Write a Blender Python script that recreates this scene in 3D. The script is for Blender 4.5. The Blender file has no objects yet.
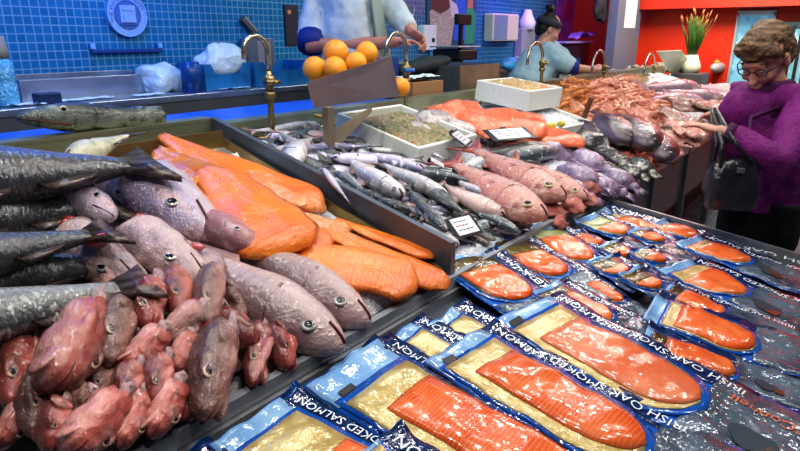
import bpy, bmesh, math, random
from mathutils import Vector, Matrix, Euler, noise
random.seed(7)
V=Vector
scene=bpy.context.scene
COL=scene.collection
PI=math.pi
# ------------------------------------------------------------------ camera
IW,IH=800.,451.
FPX=600.; HZ=37.; VX=880.; CH=1.55
pitch=math.atan((225.5-HZ)/FPX); yawd=math.hypot(FPX,225.5-HZ); yaw=math.atan((VX-400)/yawd)
FW=V((math.cos(yaw)*math.cos(pitch),math.sin(yaw)*math.cos(pitch),-math.sin(pitch)))
RT=V((math.sin(yaw),-math.cos(yaw),0)); UP=RT.cross(FW)
CAM=V((0,0,CH))
cd=bpy.data.cameras.new('camera'); cam=bpy.data.objects.new('camera',cd); COL.objects.link(cam)
cd.sensor_width=36; cd.lens=36*FPX/IW; cd.clip_start=.02
M=Matrix((RT,UP,-FW)).transposed().to_4x4(); M.translation=CAM; cam.matrix_world=M
scene.camera=cam
def ray(px,py): return FW+RT*((px-400)/FPX)-UP*((py-225.5)/FPX)
def onY(px,py,Y):
    d=ray(px,py); return CAM+d*(Y/d.y)
def onX(px,py,X):
    d=ray(px,py); return CAM+d*(X/d.x)
def onZ(px,py,Z):
    d=ray(px,py); return CAM+d*((Z-CH)/d.z)
def dp(px,py,depth): return CAM+ray(px,py)*depth
def depth_of(p): return (V(p)-CAM).dot(FW)
# sloped display surfaces: z = z0 + s*(Y-Y0)
FRONT=.94
SURF={'left':(.80,.302),'mid':(.80,.275),'salmon':(.79,.135)}
def zsurf(s,Y):
    z0,k=SURF[s]; return z0+k*(Y-FRONT)
def nsurf(s): return V((0,-SURF[s][1],1)).normalized()
def on(s,px,py,lift=0.):
    z0,k=SURF[s]; d=ray(px,py)
    t=(z0+lift-CH-k*FRONT)/(d.z-k*d.y)
    return CAM+d*t
# ------------------------------------------------------------------ materials
def ramp(nt,stops,fac):
    r=nt.nodes.new('ShaderNodeValToRGB'); e=r.color_ramp.elements
    while len(e)<len(stops): e.new(.5)
    for i,(p,c) in enumerate(stops):
        e[i].position=p; e[i].color=(*c,1) if len(c)==3 else c
    nt.links.new(fac,r.inputs[0]); return r.outputs[0]
def mix(nt,a,b,f,mode='MIX'):
    m=nt.nodes.new('ShaderNodeMix'); m.data_type='RGBA'; m.blend_type=mode
    for v,i in ((f,0),(a,6),(b,7)):
        if hasattr(v,'is_linked') or hasattr(v,'links'): nt.links.new(v,m.inputs[i])
        else: m.inputs[i].default_value=v if i==0 else (*v,1)
    return m.outputs[2]
MATS={}
def mat(name,col=(.5,.5,.5),rough=.5,metal=0,grad=None,axis=2,noise_=None,spots=None,bump=None,coat=0,emit=None,rand=0.,spec=.5,coord='Object',sss=0,alpha=1,trans=0,ior=1.45,vor=None,wave=None):
    """procedural surface: gradient along a local axis, mottling, spots, bump, per-object brightness"""
    if name in MATS: return MATS[name]
    m=bpy.data.materials.new(name); m.use_nodes=True; nt=m.node_tree; b=nt.nodes['Principled BSDF']
    L=nt.links.new
    tc=nt.nodes.new('ShaderNodeTexCoord'); co=tc.outputs[coord]; gen=tc.outputs['Generated']
    c=None
    if grad:
        sx=nt.nodes.new('ShaderNodeSeparateXYZ'); L(gen,sx.inputs[0])
        nz=nt.nodes.new('ShaderNodeTexNoise'); nz.inputs['Scale'].default_value=6; L(gen,nz.inputs[0])
        ad=nt.nodes.new('ShaderNodeMath'); ad.operation='MULTIPLY_ADD'; L(nz.outputs[0],ad.inputs[0]); ad.inputs[1].default_value=.25
        sb=nt.nodes.new('ShaderNodeMath'); sb.operation='SUBTRACT'; L(sx.outputs[axis],sb.inputs[0]); sb.inputs[1].default_value=.125
        L(sb.outputs[0],ad.inputs[2]); c=ramp(nt,grad,ad.outputs[0])
    cur=c if c else col
    def nz_(scale,det=4.):
        n=nt.nodes.new('ShaderNodeTexNoise'); n.inputs['Scale'].default_value=scale; n.inputs['Detail'].default_value=det; L(co,n.inputs[0]); return n.outputs[0]
    for nn in (noise_ or []):
        sc,c2,lo,hi=nn
        f=ramp(nt,[(lo,(0,0,0)),(hi,(1,1,1))],nz_(sc)); cur=mix(nt,cur,c2,f)
    if vor:
        sc,c2,lo,hi=vor
        v=nt.nodes.new('ShaderNodeTexVoronoi'); v.inputs['Scale'].default_value=sc; L(co,v.inputs[0])
        f=ramp(nt,[(lo,(1,1,1)),(hi,(0,0,0))],v.outputs[0]); cur=mix(nt,cur,c2,f)
    if wave:
        sc,c2,lo,hi,ax=wave
        w=nt.nodes.new('ShaderNodeTexWave'); w.bands_direction=ax; w.inputs['Scale'].default_value=sc; w.inputs['Distortion'].default_value=3.; w.inputs['Detail'].default_value=2; L(co,w.inputs[0])
        f=ramp(nt,[(lo,(0,0,0)),(hi,(1,1,1))],w.outputs[1]); cur=mix(nt,cur,c2,f)
    if rand:
        oi=nt.nodes.new('ShaderNodeObjectInfo'); mr=nt.nodes.new('ShaderNodeMapRange'); L(oi.outputs['Random'],mr.inputs[0])
        mr.inputs[3].default_value=1-rand; mr.inputs[4].default_value=1+rand
        hs=nt.nodes.new('ShaderNodeHueSaturation'); L(mr.outputs[0],hs.inputs['Value'])
        if hasattr(cur,'links'): L(cur,hs.inputs['Color'])
        else: hs.inputs['Color'].default_value=(*cur,1)
        cur=hs.outputs[0]
    if hasattr(cur,'links'): L(cur,b.inputs['Base Color'])
    else: b.inputs['Base Color'].default_value=(*cur,1)
    b.inputs['Roughness'].default_value=rough; b.inputs['Metallic'].default_value=metal
    b.inputs['Specular IOR Level'].default_value=spec; b.inputs['Coat Weight'].default_value=coat; b.inputs['Coat Roughness'].default_value=.12
    b.inputs['Alpha'].default_value=alpha; b.inputs['Transmission Weight'].default_value=trans; b.inputs['IOR'].default_value=ior
    if sss: b.inputs['Subsurface Weight'].default_value=sss; b.inputs['Subsurface Radius'].default_value=(.02,.008,.005); b.inputs['Subsurface Scale'].default_value=.3
    if emit: b.inputs['Emission Color'].default_value=(*emit[0],1); b.inputs['Emission Strength'].default_value=emit[1]
    if bump:
        bs=bump if isinstance(bump,list) else [bump]; prev=None
        for (sc,st) in bs:
            bp=nt.nodes.new('ShaderNodeBump'); bp.inputs['Strength'].default_value=st; bp.inputs['Distance'].default_value=.02
            L(nz_(sc,3.),bp.inputs['Height'])
            if prev: L(prev,bp.inputs['Normal'])
            prev=bp.outputs[0]
        L(prev,b.inputs['Normal'])
        if coat: L(prev,b.inputs['Coat Normal'])
    MATS[name]=m; return m
def tile_mat(name,c1,c2,mortar,size,gap,axes,rough=.25,bump=.3):
    m=bpy.data.materials.new(name); m.use_nodes=True; nt=m.node_tree; b=nt.nodes['Principled BSDF']; L=nt.links.new
    tc=nt.nodes.new('ShaderNodeTexCoord'); s=nt.nodes.new('ShaderNodeSeparateXYZ'); L(tc.outputs['Object'],s.inputs[0])
    cb=nt.nodes.new('ShaderNodeCombineXYZ'); L(s.outputs[axes[0]],cb.inputs[0]); L(s.outputs[axes[1]],cb.inputs[1])
    br=nt.nodes.new('ShaderNodeTexBrick'); L(cb.outputs[0],br.inputs[0]); br.offset=0; br.squash=1
    br.inputs['Scale'].default_value=1; br.inputs['Brick Width'].default_value=size; br.inputs['Row Height'].default_value=size
    br.inputs['Mortar Size'].default_value=gap; br.inputs['Mortar Smooth'].default_value=.1; br.inputs['Bias'].default_value=0
    br.inputs['Color1'].default_value=(*c1,1); br.inputs['Color2'].default_value=(*c2,1); br.inputs['Mortar'].default_value=(*mortar,1)
    L(br.outputs[0],b.inputs['Base Color']); b.inputs['Roughness'].default_value=rough
    bp=nt.nodes.new('ShaderNodeBump'); bp.inputs['Strength'].default_value=bump; bp.inputs['Distance'].default_value=.003; bp.invert=True
    L(br.outputs[1],bp.inputs['Height']); L(bp.outputs[0],b.inputs['Normal']); return m
# ------------------------------------------------------------------ object helpers
def link(name,me,m=None,parent=None,smooth=True,mw=None):
    o=bpy.data.objects.new(name,me); COL.objects.link(o)
    if m is not None:
        for mm in (m if isinstance(m,(list,tuple)) else [m]): me.materials.append(mm)
    if smooth and hasattr(me,'polygons'):
        for p in me.polygons: p.use_smooth=True
    if parent: o.parent=parent
    if mw is not None: o.matrix_world=mw
    return o
def tag(o,label,cat,group=None,kind=None):
    o['label']=label; o['category']=cat
    if group: o['group']=group
    if kind: o['kind']=kind
    return o
def thing(name,label,cat,loc=(0,0,0),group=None,mw=None):
    o=bpy.data.objects.new(name,None); COL.objects.link(o); o.empty_display_size=.05
    if mw is not None: o.matrix_world=mw
    else: o.location=loc
    return tag(o,label,cat,group)
def tree_copy(o,parent=None):
    c=o.copy(); COL.objects.link(c)
    if parent:
        c.parent=parent; c.matrix_parent_inverse=o.matrix_parent_inverse
    for ch in list(o.children): tree_copy(ch,c)
    return c
class MB:
    """mesh builder"""
    def __init__(s): s.v=[]; s.f=[]; s.m=[]; s.cm=0
    def add(s,vs,fs):
        o=len(s.v); s.v+= [V(p) for p in vs]; s.f+=[tuple(i+o for i in f) for f in fs]; s.m+=[s.cm]*len(fs); return s
    def box(s,c,d,rot=None,bev=0.):
        bm=bmesh.new(); bmesh.ops.create_cube(bm,size=1)
        for v in bm.verts: v.co=V((v.co.x*d[0],v.co.y*d[1],v.co.z*d[2]))
        if bev: bmesh.ops.bevel(bm,geom=bm.edges[:],offset=bev,segments=2,affect='EDGES',profile=.5)
        R=Euler(rot).to_matrix() if rot and not isinstance(rot,Matrix) else rot
        bm.verts.index_update()
        vs=[(R@v.co if R else v.co)+V(c) for v in bm.verts]; fs=[[v.index for v in f.verts] for f in bm.faces]
        bm.free(); return s.add(vs,fs)
    def loft(s,rings,cap=True,closed=True):
        n=len(rings[0]); o=[]
        vs=[p for r in rings for p in r]; fs=[]
        for i in range(len(rings)-1):
            for j in range(n if closed else n-1):
                k=(j+1)%n; fs.append((i*n+j,i*n+k,(i+1)*n+k,(i+1)*n+j))
        if cap and closed:
            fs.append(tuple(range(n-1,-1,-1))); fs.append(tuple(range((len(rings)-1)*n,len(rings)*n)))
        return s.add(vs,fs)
    def tube(s,pts,rad,n=10,flat=1.):
        pts=[V(p) for p in pts]; rs=rad if isinstance(rad,(list,tuple)) else [rad]*len(pts)
        rings=[]; prev=None
        for i,p in enumerate(pts):
            t=(pts[min(i+1,len(pts)-1)]-pts[max(i-1,0)])
            t=t.normalized() if t.length>1e-9 else V((0,0,1))
            if prev is None:
                a=V((0,0,1)) if abs(t.z)<.9 else V((1,0,0)); u=(a-t*a.dot(t)).normalized()
            else:
                u=prev-t*prev.dot(t); u=u.normalized() if u.length>1e-6 else t.orthogonal().normalized()
            prev=u; w=t.cross(u); r=rs[i]
            rings.append([p+u*math.cos(2*PI*k/n)*r*flat+w*math.sin(2*PI*k/n)*r for k in range(n)])
        return s.loft(rings)
    def ell(s,c,r,n=14,m=9,rot=None):
        vs=[];fs=[]
        R=rot if rot is None or isinstance(rot,Matrix) else Euler(rot).to_matrix()
        for i in range(m+1):
            th=PI*i/m
            for j in range(n):
                ph=2*PI*j/n; p=V((r[0]*math.sin(th)*math.cos(ph),r[1]*math.sin(th)*math.sin(ph),r[2]*math.cos(th)))
                vs.append((R@p if R else p)+V(c))
        for i in range(m):
            for j in range(n):
                k=(j+1)%n; fs.append((i*n+j,(i+1)*n+j,(i+1)*n+k,i*n+k))
        return s.add(vs,fs)
    def prism(s,poly,h,mtx=None):
        """poly: 2D outline extruded by h in z"""
        n=len(poly); vs=[V((x,y,0)) for x,y in poly]+[V((x,y,h)) for x,y in poly]
        if mtx: vs=[mtx@v for v in vs]
        fs=[tuple(range(n-1,-1,-1)),tuple(range(n,2*n))]+[(i,(i+1)%n,n+(i+1)%n,n+i) for i in range(n)]
        return s.add(vs,fs)
    def slab(s,a,b,c,d,t):
        """quad a,b,c,d thickened by t along its normal"""
        a,b,c,d=map(V,(a,b,c,d)); nn=(b-a).cross(d-a).normalized()*t
        return s.add([a,b,c,d,a+nn,b+nn,c+nn,d+nn],[(3,2,1,0),(4,5,6,7),(0,1,5,4),(1,2,6,5),(2,3,7,6),(3,0,4,7)])
    def mesh(s,name='mesh',merge=True):
        me=bpy.data.meshes.new(name); me.from_pydata([tuple(v) for v in s.v],[],s.f); me.update()
        for p,i in zip(me.polygons,s.m): p.material_index=i
        bm=bmesh.new(); bm.from_mesh(me)
        if merge: bmesh.ops.remove_doubles(bm,verts=bm.verts[:],dist=1e-6)
        bmesh.ops.recalc_face_normals(bm,faces=bm.faces[:]); bm.to_mesh(me); bm.free(); return me
    def build(s,name,m,parent=None,smooth=True):
        return link(name,s.mesh(name),m,parent,smooth)
def flat(o):
    for p in o.data.polygons: p.use_smooth=False
    return o
def fuse(mb,voxel,smooth=4,name='body',disp=None):
    """weld overlapping lumps into one continuous skin"""
    me=mb.mesh(name); o=bpy.data.objects.new('temp',me); COL.objects.link(o)
    r=o.modifiers.new('r','REMESH'); r.mode='VOXEL'; r.voxel_size=voxel
    s=o.modifiers.new('s','SMOOTH'); s.factor=.5; s.iterations=smooth
    dg=bpy.context.evaluated_depsgraph_get(); out=bpy.data.meshes.new_from_object(o.evaluated_get(dg))
    bpy.data.objects.remove(o); out.name=name
    if disp:
        for v in out.vertices: v.co+=v.normal*disp(v.co)
    return out
def cr(pts,t):
    """catmull-rom through tuples keyed by first element"""
    n=len(pts)
    for i in range(n-1):
        if t<=pts[i+1][0] or i==n-2:
            a,b=pts[i],pts[i+1]; p0=pts[max(i-1,0)]; p3=pts[min(i+2,n-1)]
            u=(t-a[0])/max(1e-9,b[0]-a[0]); u=max(0,min(1,u)); out=[]
            for k in range(1,len(a)):
                m0=(b[k]-p0[k])/max(1e-9,b[0]-p0[0])*(b[0]-a[0]); m1=(p3[k]-a[k])/max(1e-9,p3[0]-a[0])*(b[0]-a[0])
                u2=u*u;u3=u2*u
                out.append((2*u3-3*u2+1)*a[k]+(u3-2*u2+u)*m0+(-2*u3+3*u2)*b[k]+(u3-u2)*m1)
            return out
# ------------------------------------------------------------------ lights and view
scene.view_settings.view_transform='Standard'
scene.view_settings.exposure=0.15
try: scene.view_settings.look='Medium High Contrast'
except Exception: pass
w=bpy.data.worlds.new('market_hall'); scene.world=w; w.use_nodes=True
w.node_tree.nodes['Background'].inputs[0].default_value=(.35,.45,.65,1); w.node_tree.nodes['Background'].inputs[1].default_value=.16
def area(name,loc,target,size,energy,col,shape='RECTANGLE',sy=None,spread=PI):
    l=bpy.data.lights.new(name,'AREA'); l.energy=energy; l.color=col; l.shape=shape; l.size=size; l.size_y=sy or size; l.spread=spread
    o=bpy.data.objects.new(name,l); COL.objects.link(o); o.location=loc
    o.rotation_euler=(V(target)-V(loc)).to_track_quat('-Z','Y').to_euler(); return o
for i,x in enumerate((.4,1.6,2.9,4.3,5.8,7.2,8.6)):
    for dy in (-.25,.45): area('counter_lamp',(x+dy*.5,1.15+dy,2.9),(x,1.35,.9),.12,7.5,(1,.96,.9))  # overhead lamps; extra small ones added for glints and to brighten the far end
for i,x in enumerate((.5,1.5,2.5)):
    area('pack_lamp',(x,.0,3.0),(x+.1,.45,.75),.2,7.2,(1,.97,.93))
for x,e in ((.3,9),(1.9,14)):
    area('blue_lamp',(x,3.3,2.75),(x,3.88,1.5),.5,e,(.05,.16,1))
area('bench_lamp',(1.3,2.7,2.9),(1.6,3.5,1.2),.6,13,(.35,.65,1))
area('bench_lamp',(4.0,2.7,2.9),(4.2,3.8,1.3),.8,11,(.6,.95,.85))
area('violet_lamp',(6.9,3.2,2.9),(7.3,3.9,1.7),.5,24,(.6,.25,1))
area('red_wall_lamp',(7.9,1.2,3.1),(9.6,1.2,1.7),1.4,150,(1,.8,.62))
area('aisle_lamp',(3.6,-.9,3.1),(3.3,.4,1.0),.6,20,(1,.95,.95))
# ------------------------------------------------------------------ common materials
STEEL=mat('brushed_steel',(.42,.43,.44),.34,.55,noise_=[(9,(.38,.38,.37),.4,.7)],bump=(60,.05))
STEELD=mat('dark_steel',(.10,.11,.12),.4,.3,noise_=[(5,(.10,.105,.11),.4,.7)])
STEELB=mat('blue_grey_steel',(.14,.165,.205),.36,.35,noise_=[(5,(.10,.12,.15),.4,.7)])
STEELO=mat('olive_steel',(.42,.44,.30),.35,.8,noise_=[(6,(.27,.30,.19),.35,.7)])
BLACK=mat('black_plastic',(.012,.012,.014),.4)
WHITEP=mat('white_plastic',(.75,.8,.85),.35)
def struct(o,name=None):
    o['kind']='structure'; return o
def plane_obj(name,a,b,c,d,m):
    mb=MB(); mb.add([a,b,c,d],[(0,1,2,3)]); o=mb.build(name,m,smooth=False); return struct(o)
# ------------------------------------------------------------------ room shell
FLOOR=tile_mat('floor_tiles',(.20,.21,.23),(.17,.18,.20),(.08,.08,.085),.3,.006,(0,1),.3)
plane_obj('floor',(-1.5,-3,0),(11,-3,0),(11,5,0),(-1.5,5,0),FLOOR)
BLUE=tile_mat('blue_mosaic',(.006,.13,.30),(.009,.165,.36),(.13,.30,.48),.049,.0035,(0,2),.22)
WY=3.9; WX=9.6
mb=MB(); mb.box((4.05,WY+.05,1.6),(11.1,.1,3.2)); struct(mb.build('wall_back',BLUE,smooth=False))
RED=mat('red_wall_paint',(.72,.045,.008),.45,noise_=[(1.2,(.55,.025,.004),.4,.75)])
mb=MB(); mb.box((WX+.05,.45,1.6),(.1,7.0,3.2)); struct(mb.build('wall_right',RED,smooth=False))
CEIL=mat('ceiling_paint',(.05,.05,.06),.7)
mb=MB(); mb.box((4,1,3.3),(12,8.2,.1)); struct(mb.build('ceiling',CEIL,smooth=False))
PLAT=mat('platform_grey',(.10,.11,.13),.5)
mb=MB(); mb.box((4.3,3.1,.13),(10.5,1.55,.26)); struct(mb.build('floor_platform',PLAT,smooth=False))
# red bulkhead over the far end of the hall
REDD=mat('dark_red_paint',(.45,.022,.006),.5)
mb=MB(); a=onX(640,10,9.3); b=onX(785,12,9.3)
mb.box((9.35,(a.y+b.y)/2-.6,a.z+.35),(.45,a.y-b.y+1.2,.7)); struct(mb.build('trim_1',REDD,smooth=False))
# ------------------------------------------------------------------ counter carcass
REAR=2.10
ct=thing('fish_counter','long stainless steel fishmonger counter with sloping beds and dark front','counter',(4,1.5,0))
def mk(mb,name,m,parent,smooth=False):
    o=mb.build(name,m,parent,smooth); o.matrix_parent_inverse=Matrix.Translation(-parent.location) if parent.location.length else Matrix(); return o
XL,XD,XR=-.55,1.50,8.2
zl=zsurf('left',REAR); zm=zsurf('mid',REAR)
mb=MB(); mb.slab((XL,FRONT,.80),(XD,FRONT,.80),(XD,REAR,zl),(XL,REAR,zl),-.02); mk(mb,'left_bed_panel',STEEL,ct)
mb=MB(); mb.slab((XD,FRONT,.80),(XR,FRONT,.80),(XR,REAR,zm),(XD,REAR,zm),-.02); mk(mb,'right_bed_panel',STEEL,ct)
# rear upstand: olive tinted sheet behind the fish
mb=MB(); mb.box(((XL+XD)/2,REAR+.012,zl+.0),(XD-XL,.02,.16)); mb.box(((XL+XD)/2,REAR+.04,zl+.08),(XD-XL,.08,.012)); mk(mb,'rear_upstand',STEELO,ct)
mb=MB(); mb.box(((XD+XR)/2,REAR+.012,zm+.0),(XR-XD,.02,.16)); mb.box(((XD+XR)/2,REAR+.05,zm+.08),(XR-XD,.1,.012)); mk(mb,'rear_upstand',STEELO,ct)
# front rim and panels
mb=MB(); mb.box(((2.86+XR)/2,FRONT-.008,.795),(XR-2.86,.016,.05)); mb.box(((2.86+XR)/2,FRONT+.012,.822),(XR-2.86,.04,.006)); mk(mb,'front_rim',STEEL,ct)
mb=MB(); mb.box(((XL+2.86)/2,FRONT-.006,.79),(2.86-XL,.022,.09)); mk(mb,'front_rim',mat('pale_steel',(.42,.44,.47),.3,.25,noise_=[(8,(.30,.32,.35),.4,.7)]),ct)
mb=MB(); mb.box((4.05,FRONT+.02,.60),(XR-XL-.3,.03,.36)); mk(mb,'front_panel',STEELD,ct)
mb=MB(); mb.box((4.05,FRONT+.25,.2),(XR-XL-.4,.03,.4)); mk(mb,'kick_panel',BLACK,ct)
for x in (2.95,3.35,3.75,4.6,5.6,6.6,7.6):
    mb=MB(); mb.box((x,FRONT+.0,.40),(.05,.04,.8),bev=.004); mk(mb,'leg',STEELD,ct)
mb=MB(); mb.box((4.05,REAR+.06,.62),(XR-XL,.03,1.0)); mk(mb,'rear_panel',STEELD,ct)
# tall divider sheet between the two beds
mb=MB(); zt0=onX(461,244,XD).z; zt1=onX(214,117.5,XD).z
mb.add([(XD-.012,FRONT-.004,.77),(XD+.012,FRONT-.004,.77),(XD+.012,REAR,zl-.05),(XD-.012,REAR,zl-.05),(XD-.012,FRONT-.004,zt0),(XD+.012,FRONT-.004,zt0),(XD+.012,REAR,zt1),(XD-.012,REAR,zt1)],
 [(3,2,1,0),(4,5,6,7),(0,1,5,4),(1,2,6,5),(2,3,7,6),(3,0,4,7)]); mk(mb,'divider',STEELB,ct)
# shallow tray lining the left bed
tr=thing('steel_fish_tray','shallow steel tray lining the left bed under the heads and orange fillets','tray',(.5,1.5,.9))
TRAYM=mat('tray_steel_reflect',(.52,.36,.16),.3,.85,noise_=[(5,(.36,.24,.08),.35,.7)])  # orange-brown reflection put into the colour of the tray walls
x0,x1=XL+.05,XD-.035; y0,y1=FRONT+.015,REAR-.09
def zs(y): return zsurf('left',y)
mb=MB(); mb.slab((x0,y0,zs(y0)+.004),(x1,y0,zs(y0)+.004),(x1,y1,zs(y1)+.004),(x0,y1,zs(y1)+.004),.006); mk(mb,'tray_base',STEEL,tr)
mb=MB(); zr0=max(onX(446,270,x1).z,zs(y0)+.012); zr1=onX(212,136,x1).z
mb.slab((x1,y0,zs(y0)+.005),(x1,y1,zs(y1)+.005),(x1,y1,zr1),(x1,y0,zr0),.008); mk(mb,'tray_wall',TRAYM,tr)
for (p,q) in (((x0,y0),(x0,y1)),((x0,y1),(x1,y1))):
    mb=MB(); h=.075
    mb.slab((*p,zs(p[1])+.005),(*q,zs(q[1])+.005),(*q,zs(q[1])+h),(*p,zs(p[1])+h),.008); mk(mb,'tray_wall',TRAYM,tr)
# steel front ledge of the left bed
# salmon tray in front of the counter
st=thing('salmon_display_tray','wide steel tray sloping forward and holding the blue salmon packets','tray',(1.7,.3,.7))
sx0,sx1,sy0,sy1=.25,2.83,-.55,FRONT-.02
def zq(y): return zsurf('salmon',y)-.02
mb=MB(); mb.slab((sx0,sy0,zq(sy0)),(sx1,sy0,zq(sy0)),(sx1,sy1,zq(sy1)),(sx0,sy1,zq(sy1)),-.012); mk(mb,'tray_base',STEELB,st)
def wall(p,q,h):
    mb=MB(); mb.slab((*p,zq(p[1])-.01),(*q,zq(q[1])-.01),(*q,zq(q[1])+h),(*p,zq(p[1])+h),.012); return mb
mk(wall((sx1,sy0),(sx1,sy1),.045),'tray_wall',STEEL,st); mk(wall((sx0,sy0),(sx0,sy1),.045),'tray_wall',STEEL,st)
mk(wall((sx0,sy1),(sx1,sy1),.03),'tray_wall',STEEL,st); mk(wall((sx0,sy0),(sx1,sy0),.03),'tray_wall',STEEL,st)
for x,y in ((.35,-.45),(2.72,-.45),(.35,.8),(2.72,.8)):
    mb=MB(); mb.box((x,y,(zq(y)-.01)/2),(.05,.05,zq(y)-.03)); mk(mb,'leg',STEELD,st)
# ------------------------------------------------------------------ back bench
BZ=1.215
bb=thing('back_bench','long steel work bench with a dark front along the blue tiled wall','bench',(4,3.6,0))
BENCHM=mat('bench_steel',(.50,.58,.66),.25,.85,noise_=[(6,(.35,.42,.52),.4,.7)])
mb=MB(); mb.box((3.6,3.595,BZ-.02),(8.6,.59,.04),bev=.004); mk(mb,'worktop',BENCHM,bb)
mb=MB(); mb.box((3.6,3.32,BZ-.085),(8.6,.03,.09)); mk(mb,'apron_panel',STEELD,bb)
for x in (-.4,1.2,2.8,4.4,6,7.6):
    mb=MB(); mb.box((x,3.4,.65),(.05,.05,.9)); mk(mb,'leg',STEELD,bb)
mb=MB(); mb.box((3.6,3.65,.55),(8.5,.45,.03)); mk(mb,'lower_shelf',STEELD,bb)
# plain blue board along the blue strip behind the counter
cb=thing('long_blue_board','long bright blue board on the ledge behind the rear upstand','cutting board',(1,2.5,1.0))
BLUEB=mat('blue_board',(.01,.12,.72),.35,noise_=[(8,(.005,.07,.5),.4,.7)])
mb=MB(); mb.box((1.2,2.55,1.165),(3.6,.42,.03),bev=.008); mk(mb,'board',BLUEB,cb)
mb=MB(); mb.box((1.2,2.55,1.14),(3.7,.46,.02)); mb2=mb; mk(mb,'shelf_ledge',STEELD,cb)
for x in (-.2,1.2,2.6):
    mb=MB(); mb.box((x,2.55,.695),(.05,.05,.87)); mk(mb,'leg',STEELD,cb)
# ------------------------------------------------------------------ fish prototypes (unit length, snout at +x, dorsal +z)
STASH=[]
def ringpts(x,zc,hz,hy,n=20,ex=1.0):
    out=[]
    for k in range(n):
        a=2*PI*k/n; c,s=math.cos(a),math.sin(a)
        out.append(V((x,hy*math.copysign(abs(c)**ex,c),zc+hz*math.copysign(abs(s)**ex,s))))
    return out
def body_mesh(prof,n=20,m=30,lump=0,seed=0,ex=1.0,bend=0,cut=False):
    mb=MB(); R=[]
    x0,x1=prof[0][0],prof[-1][0]
    for i in range(m+1):
        t=x0+(x1-x0)*(i/m); zc,hz,hy=cr(prof,t)
        rr=ringpts(-t+.5,zc+bend*(t-.4)**2,max(hz,.001),max(hy,.001),n,ex); R.append(rr)
    mb.loft(R)
    if lump:
        mb.v=[p+V((0,p.y,p.z))*lump*noise.noise(p*6+V((seed*3.1,0,0)))+V((0,0,1))*lump*.05*noise.noise(p*11+V((0,seed,0))) for p in mb.v]
    return mb
def fin(pts,th=.004):
    """thin leaf from a 2D outline in the x-z plane"""
    mb=MB(); mb.prism(pts,th,Matrix(((1,0,0,0),(0,0,1,-th/2),(0,1,0,0),(0,0,0,1)))); return mb
def eye_parts(root,x,y,z,r,iris,pup,sides=(1,-1)):
    for s in sides:
        mb=MB(); mb.ell((x,s*y,z),(r,r*.3,r)); e=mb.build('eye',iris,root)
        mb=MB(); mb.ell((x,s*(y+r*.2),z),(r*.68,r*.16,r*.68),12,7); mb.build('pupil',pup,e)
PUP=mat('fish_pupil',(.006,.006,.01),.08,coat=1)
IRIS=mat('fish_iris',(.42,.43,.40),.15,.2,coat=1)
IRISD=mat('fish_iris_dark',(.50,.36,.24),.15,coat=1)
IRISY=mat('fish_iris_gold',(.55,.42,.22),.2,coat=1)
GILLM=mat('gill_line',(.16,.075,.07),.4)
MOUTH=mat('fish_mouth',(.10,.015,.015),.4)
CUT=mat('cut_flesh',(.34,.03,.03),.25,noise_=[(14,(.6,.25,.2),.5,.7)],coat=.6)
def mouth_part(root,prof,xs,z,w,drop=.0,th=.006):
    """dark lip line wrapping the snout"""
    pts=[]
    for s,seq in ((-1,reversed(xs)),(1,xs)):
        for x in seq:
            zc,hz,hy=cr(prof,.5-x); q=max(-.95,min(.95,(z-drop*(0.5-x)*8-zc)/max(hz,.001)))
            pts.append(V((x,s*hy*math.sqrt(1-q*q)*1.01,z-drop*(.5-x)*8)))
    if xs[0]<xs[-1]: pass
    mb=MB(); mb.tube(pts,th,6); return mb.build('mouth',MOUTH,root)
def gill_part(root,prof,x,m,h=.85,sides=(1,-1)):
    for s in sides:
        pts=[]
        for i in range(9):
            a=-1+2*i/8; xx=x-.035*(1-a*a); zc,hz,hy=cr(prof,.5-xx); q=a*h
            pts.append(V((xx,s*hy*math.sqrt(max(0,1-q*q))*1.0,zc+hz*q)))
        mb=MB(); mb.tube(pts,.0016,6); mb.build('gill_slit',m,root)
def proto(name): 
    o=bpy.data.objects.new(name,None); COL.objects.link(o); STASH.append(o); return o
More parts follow.
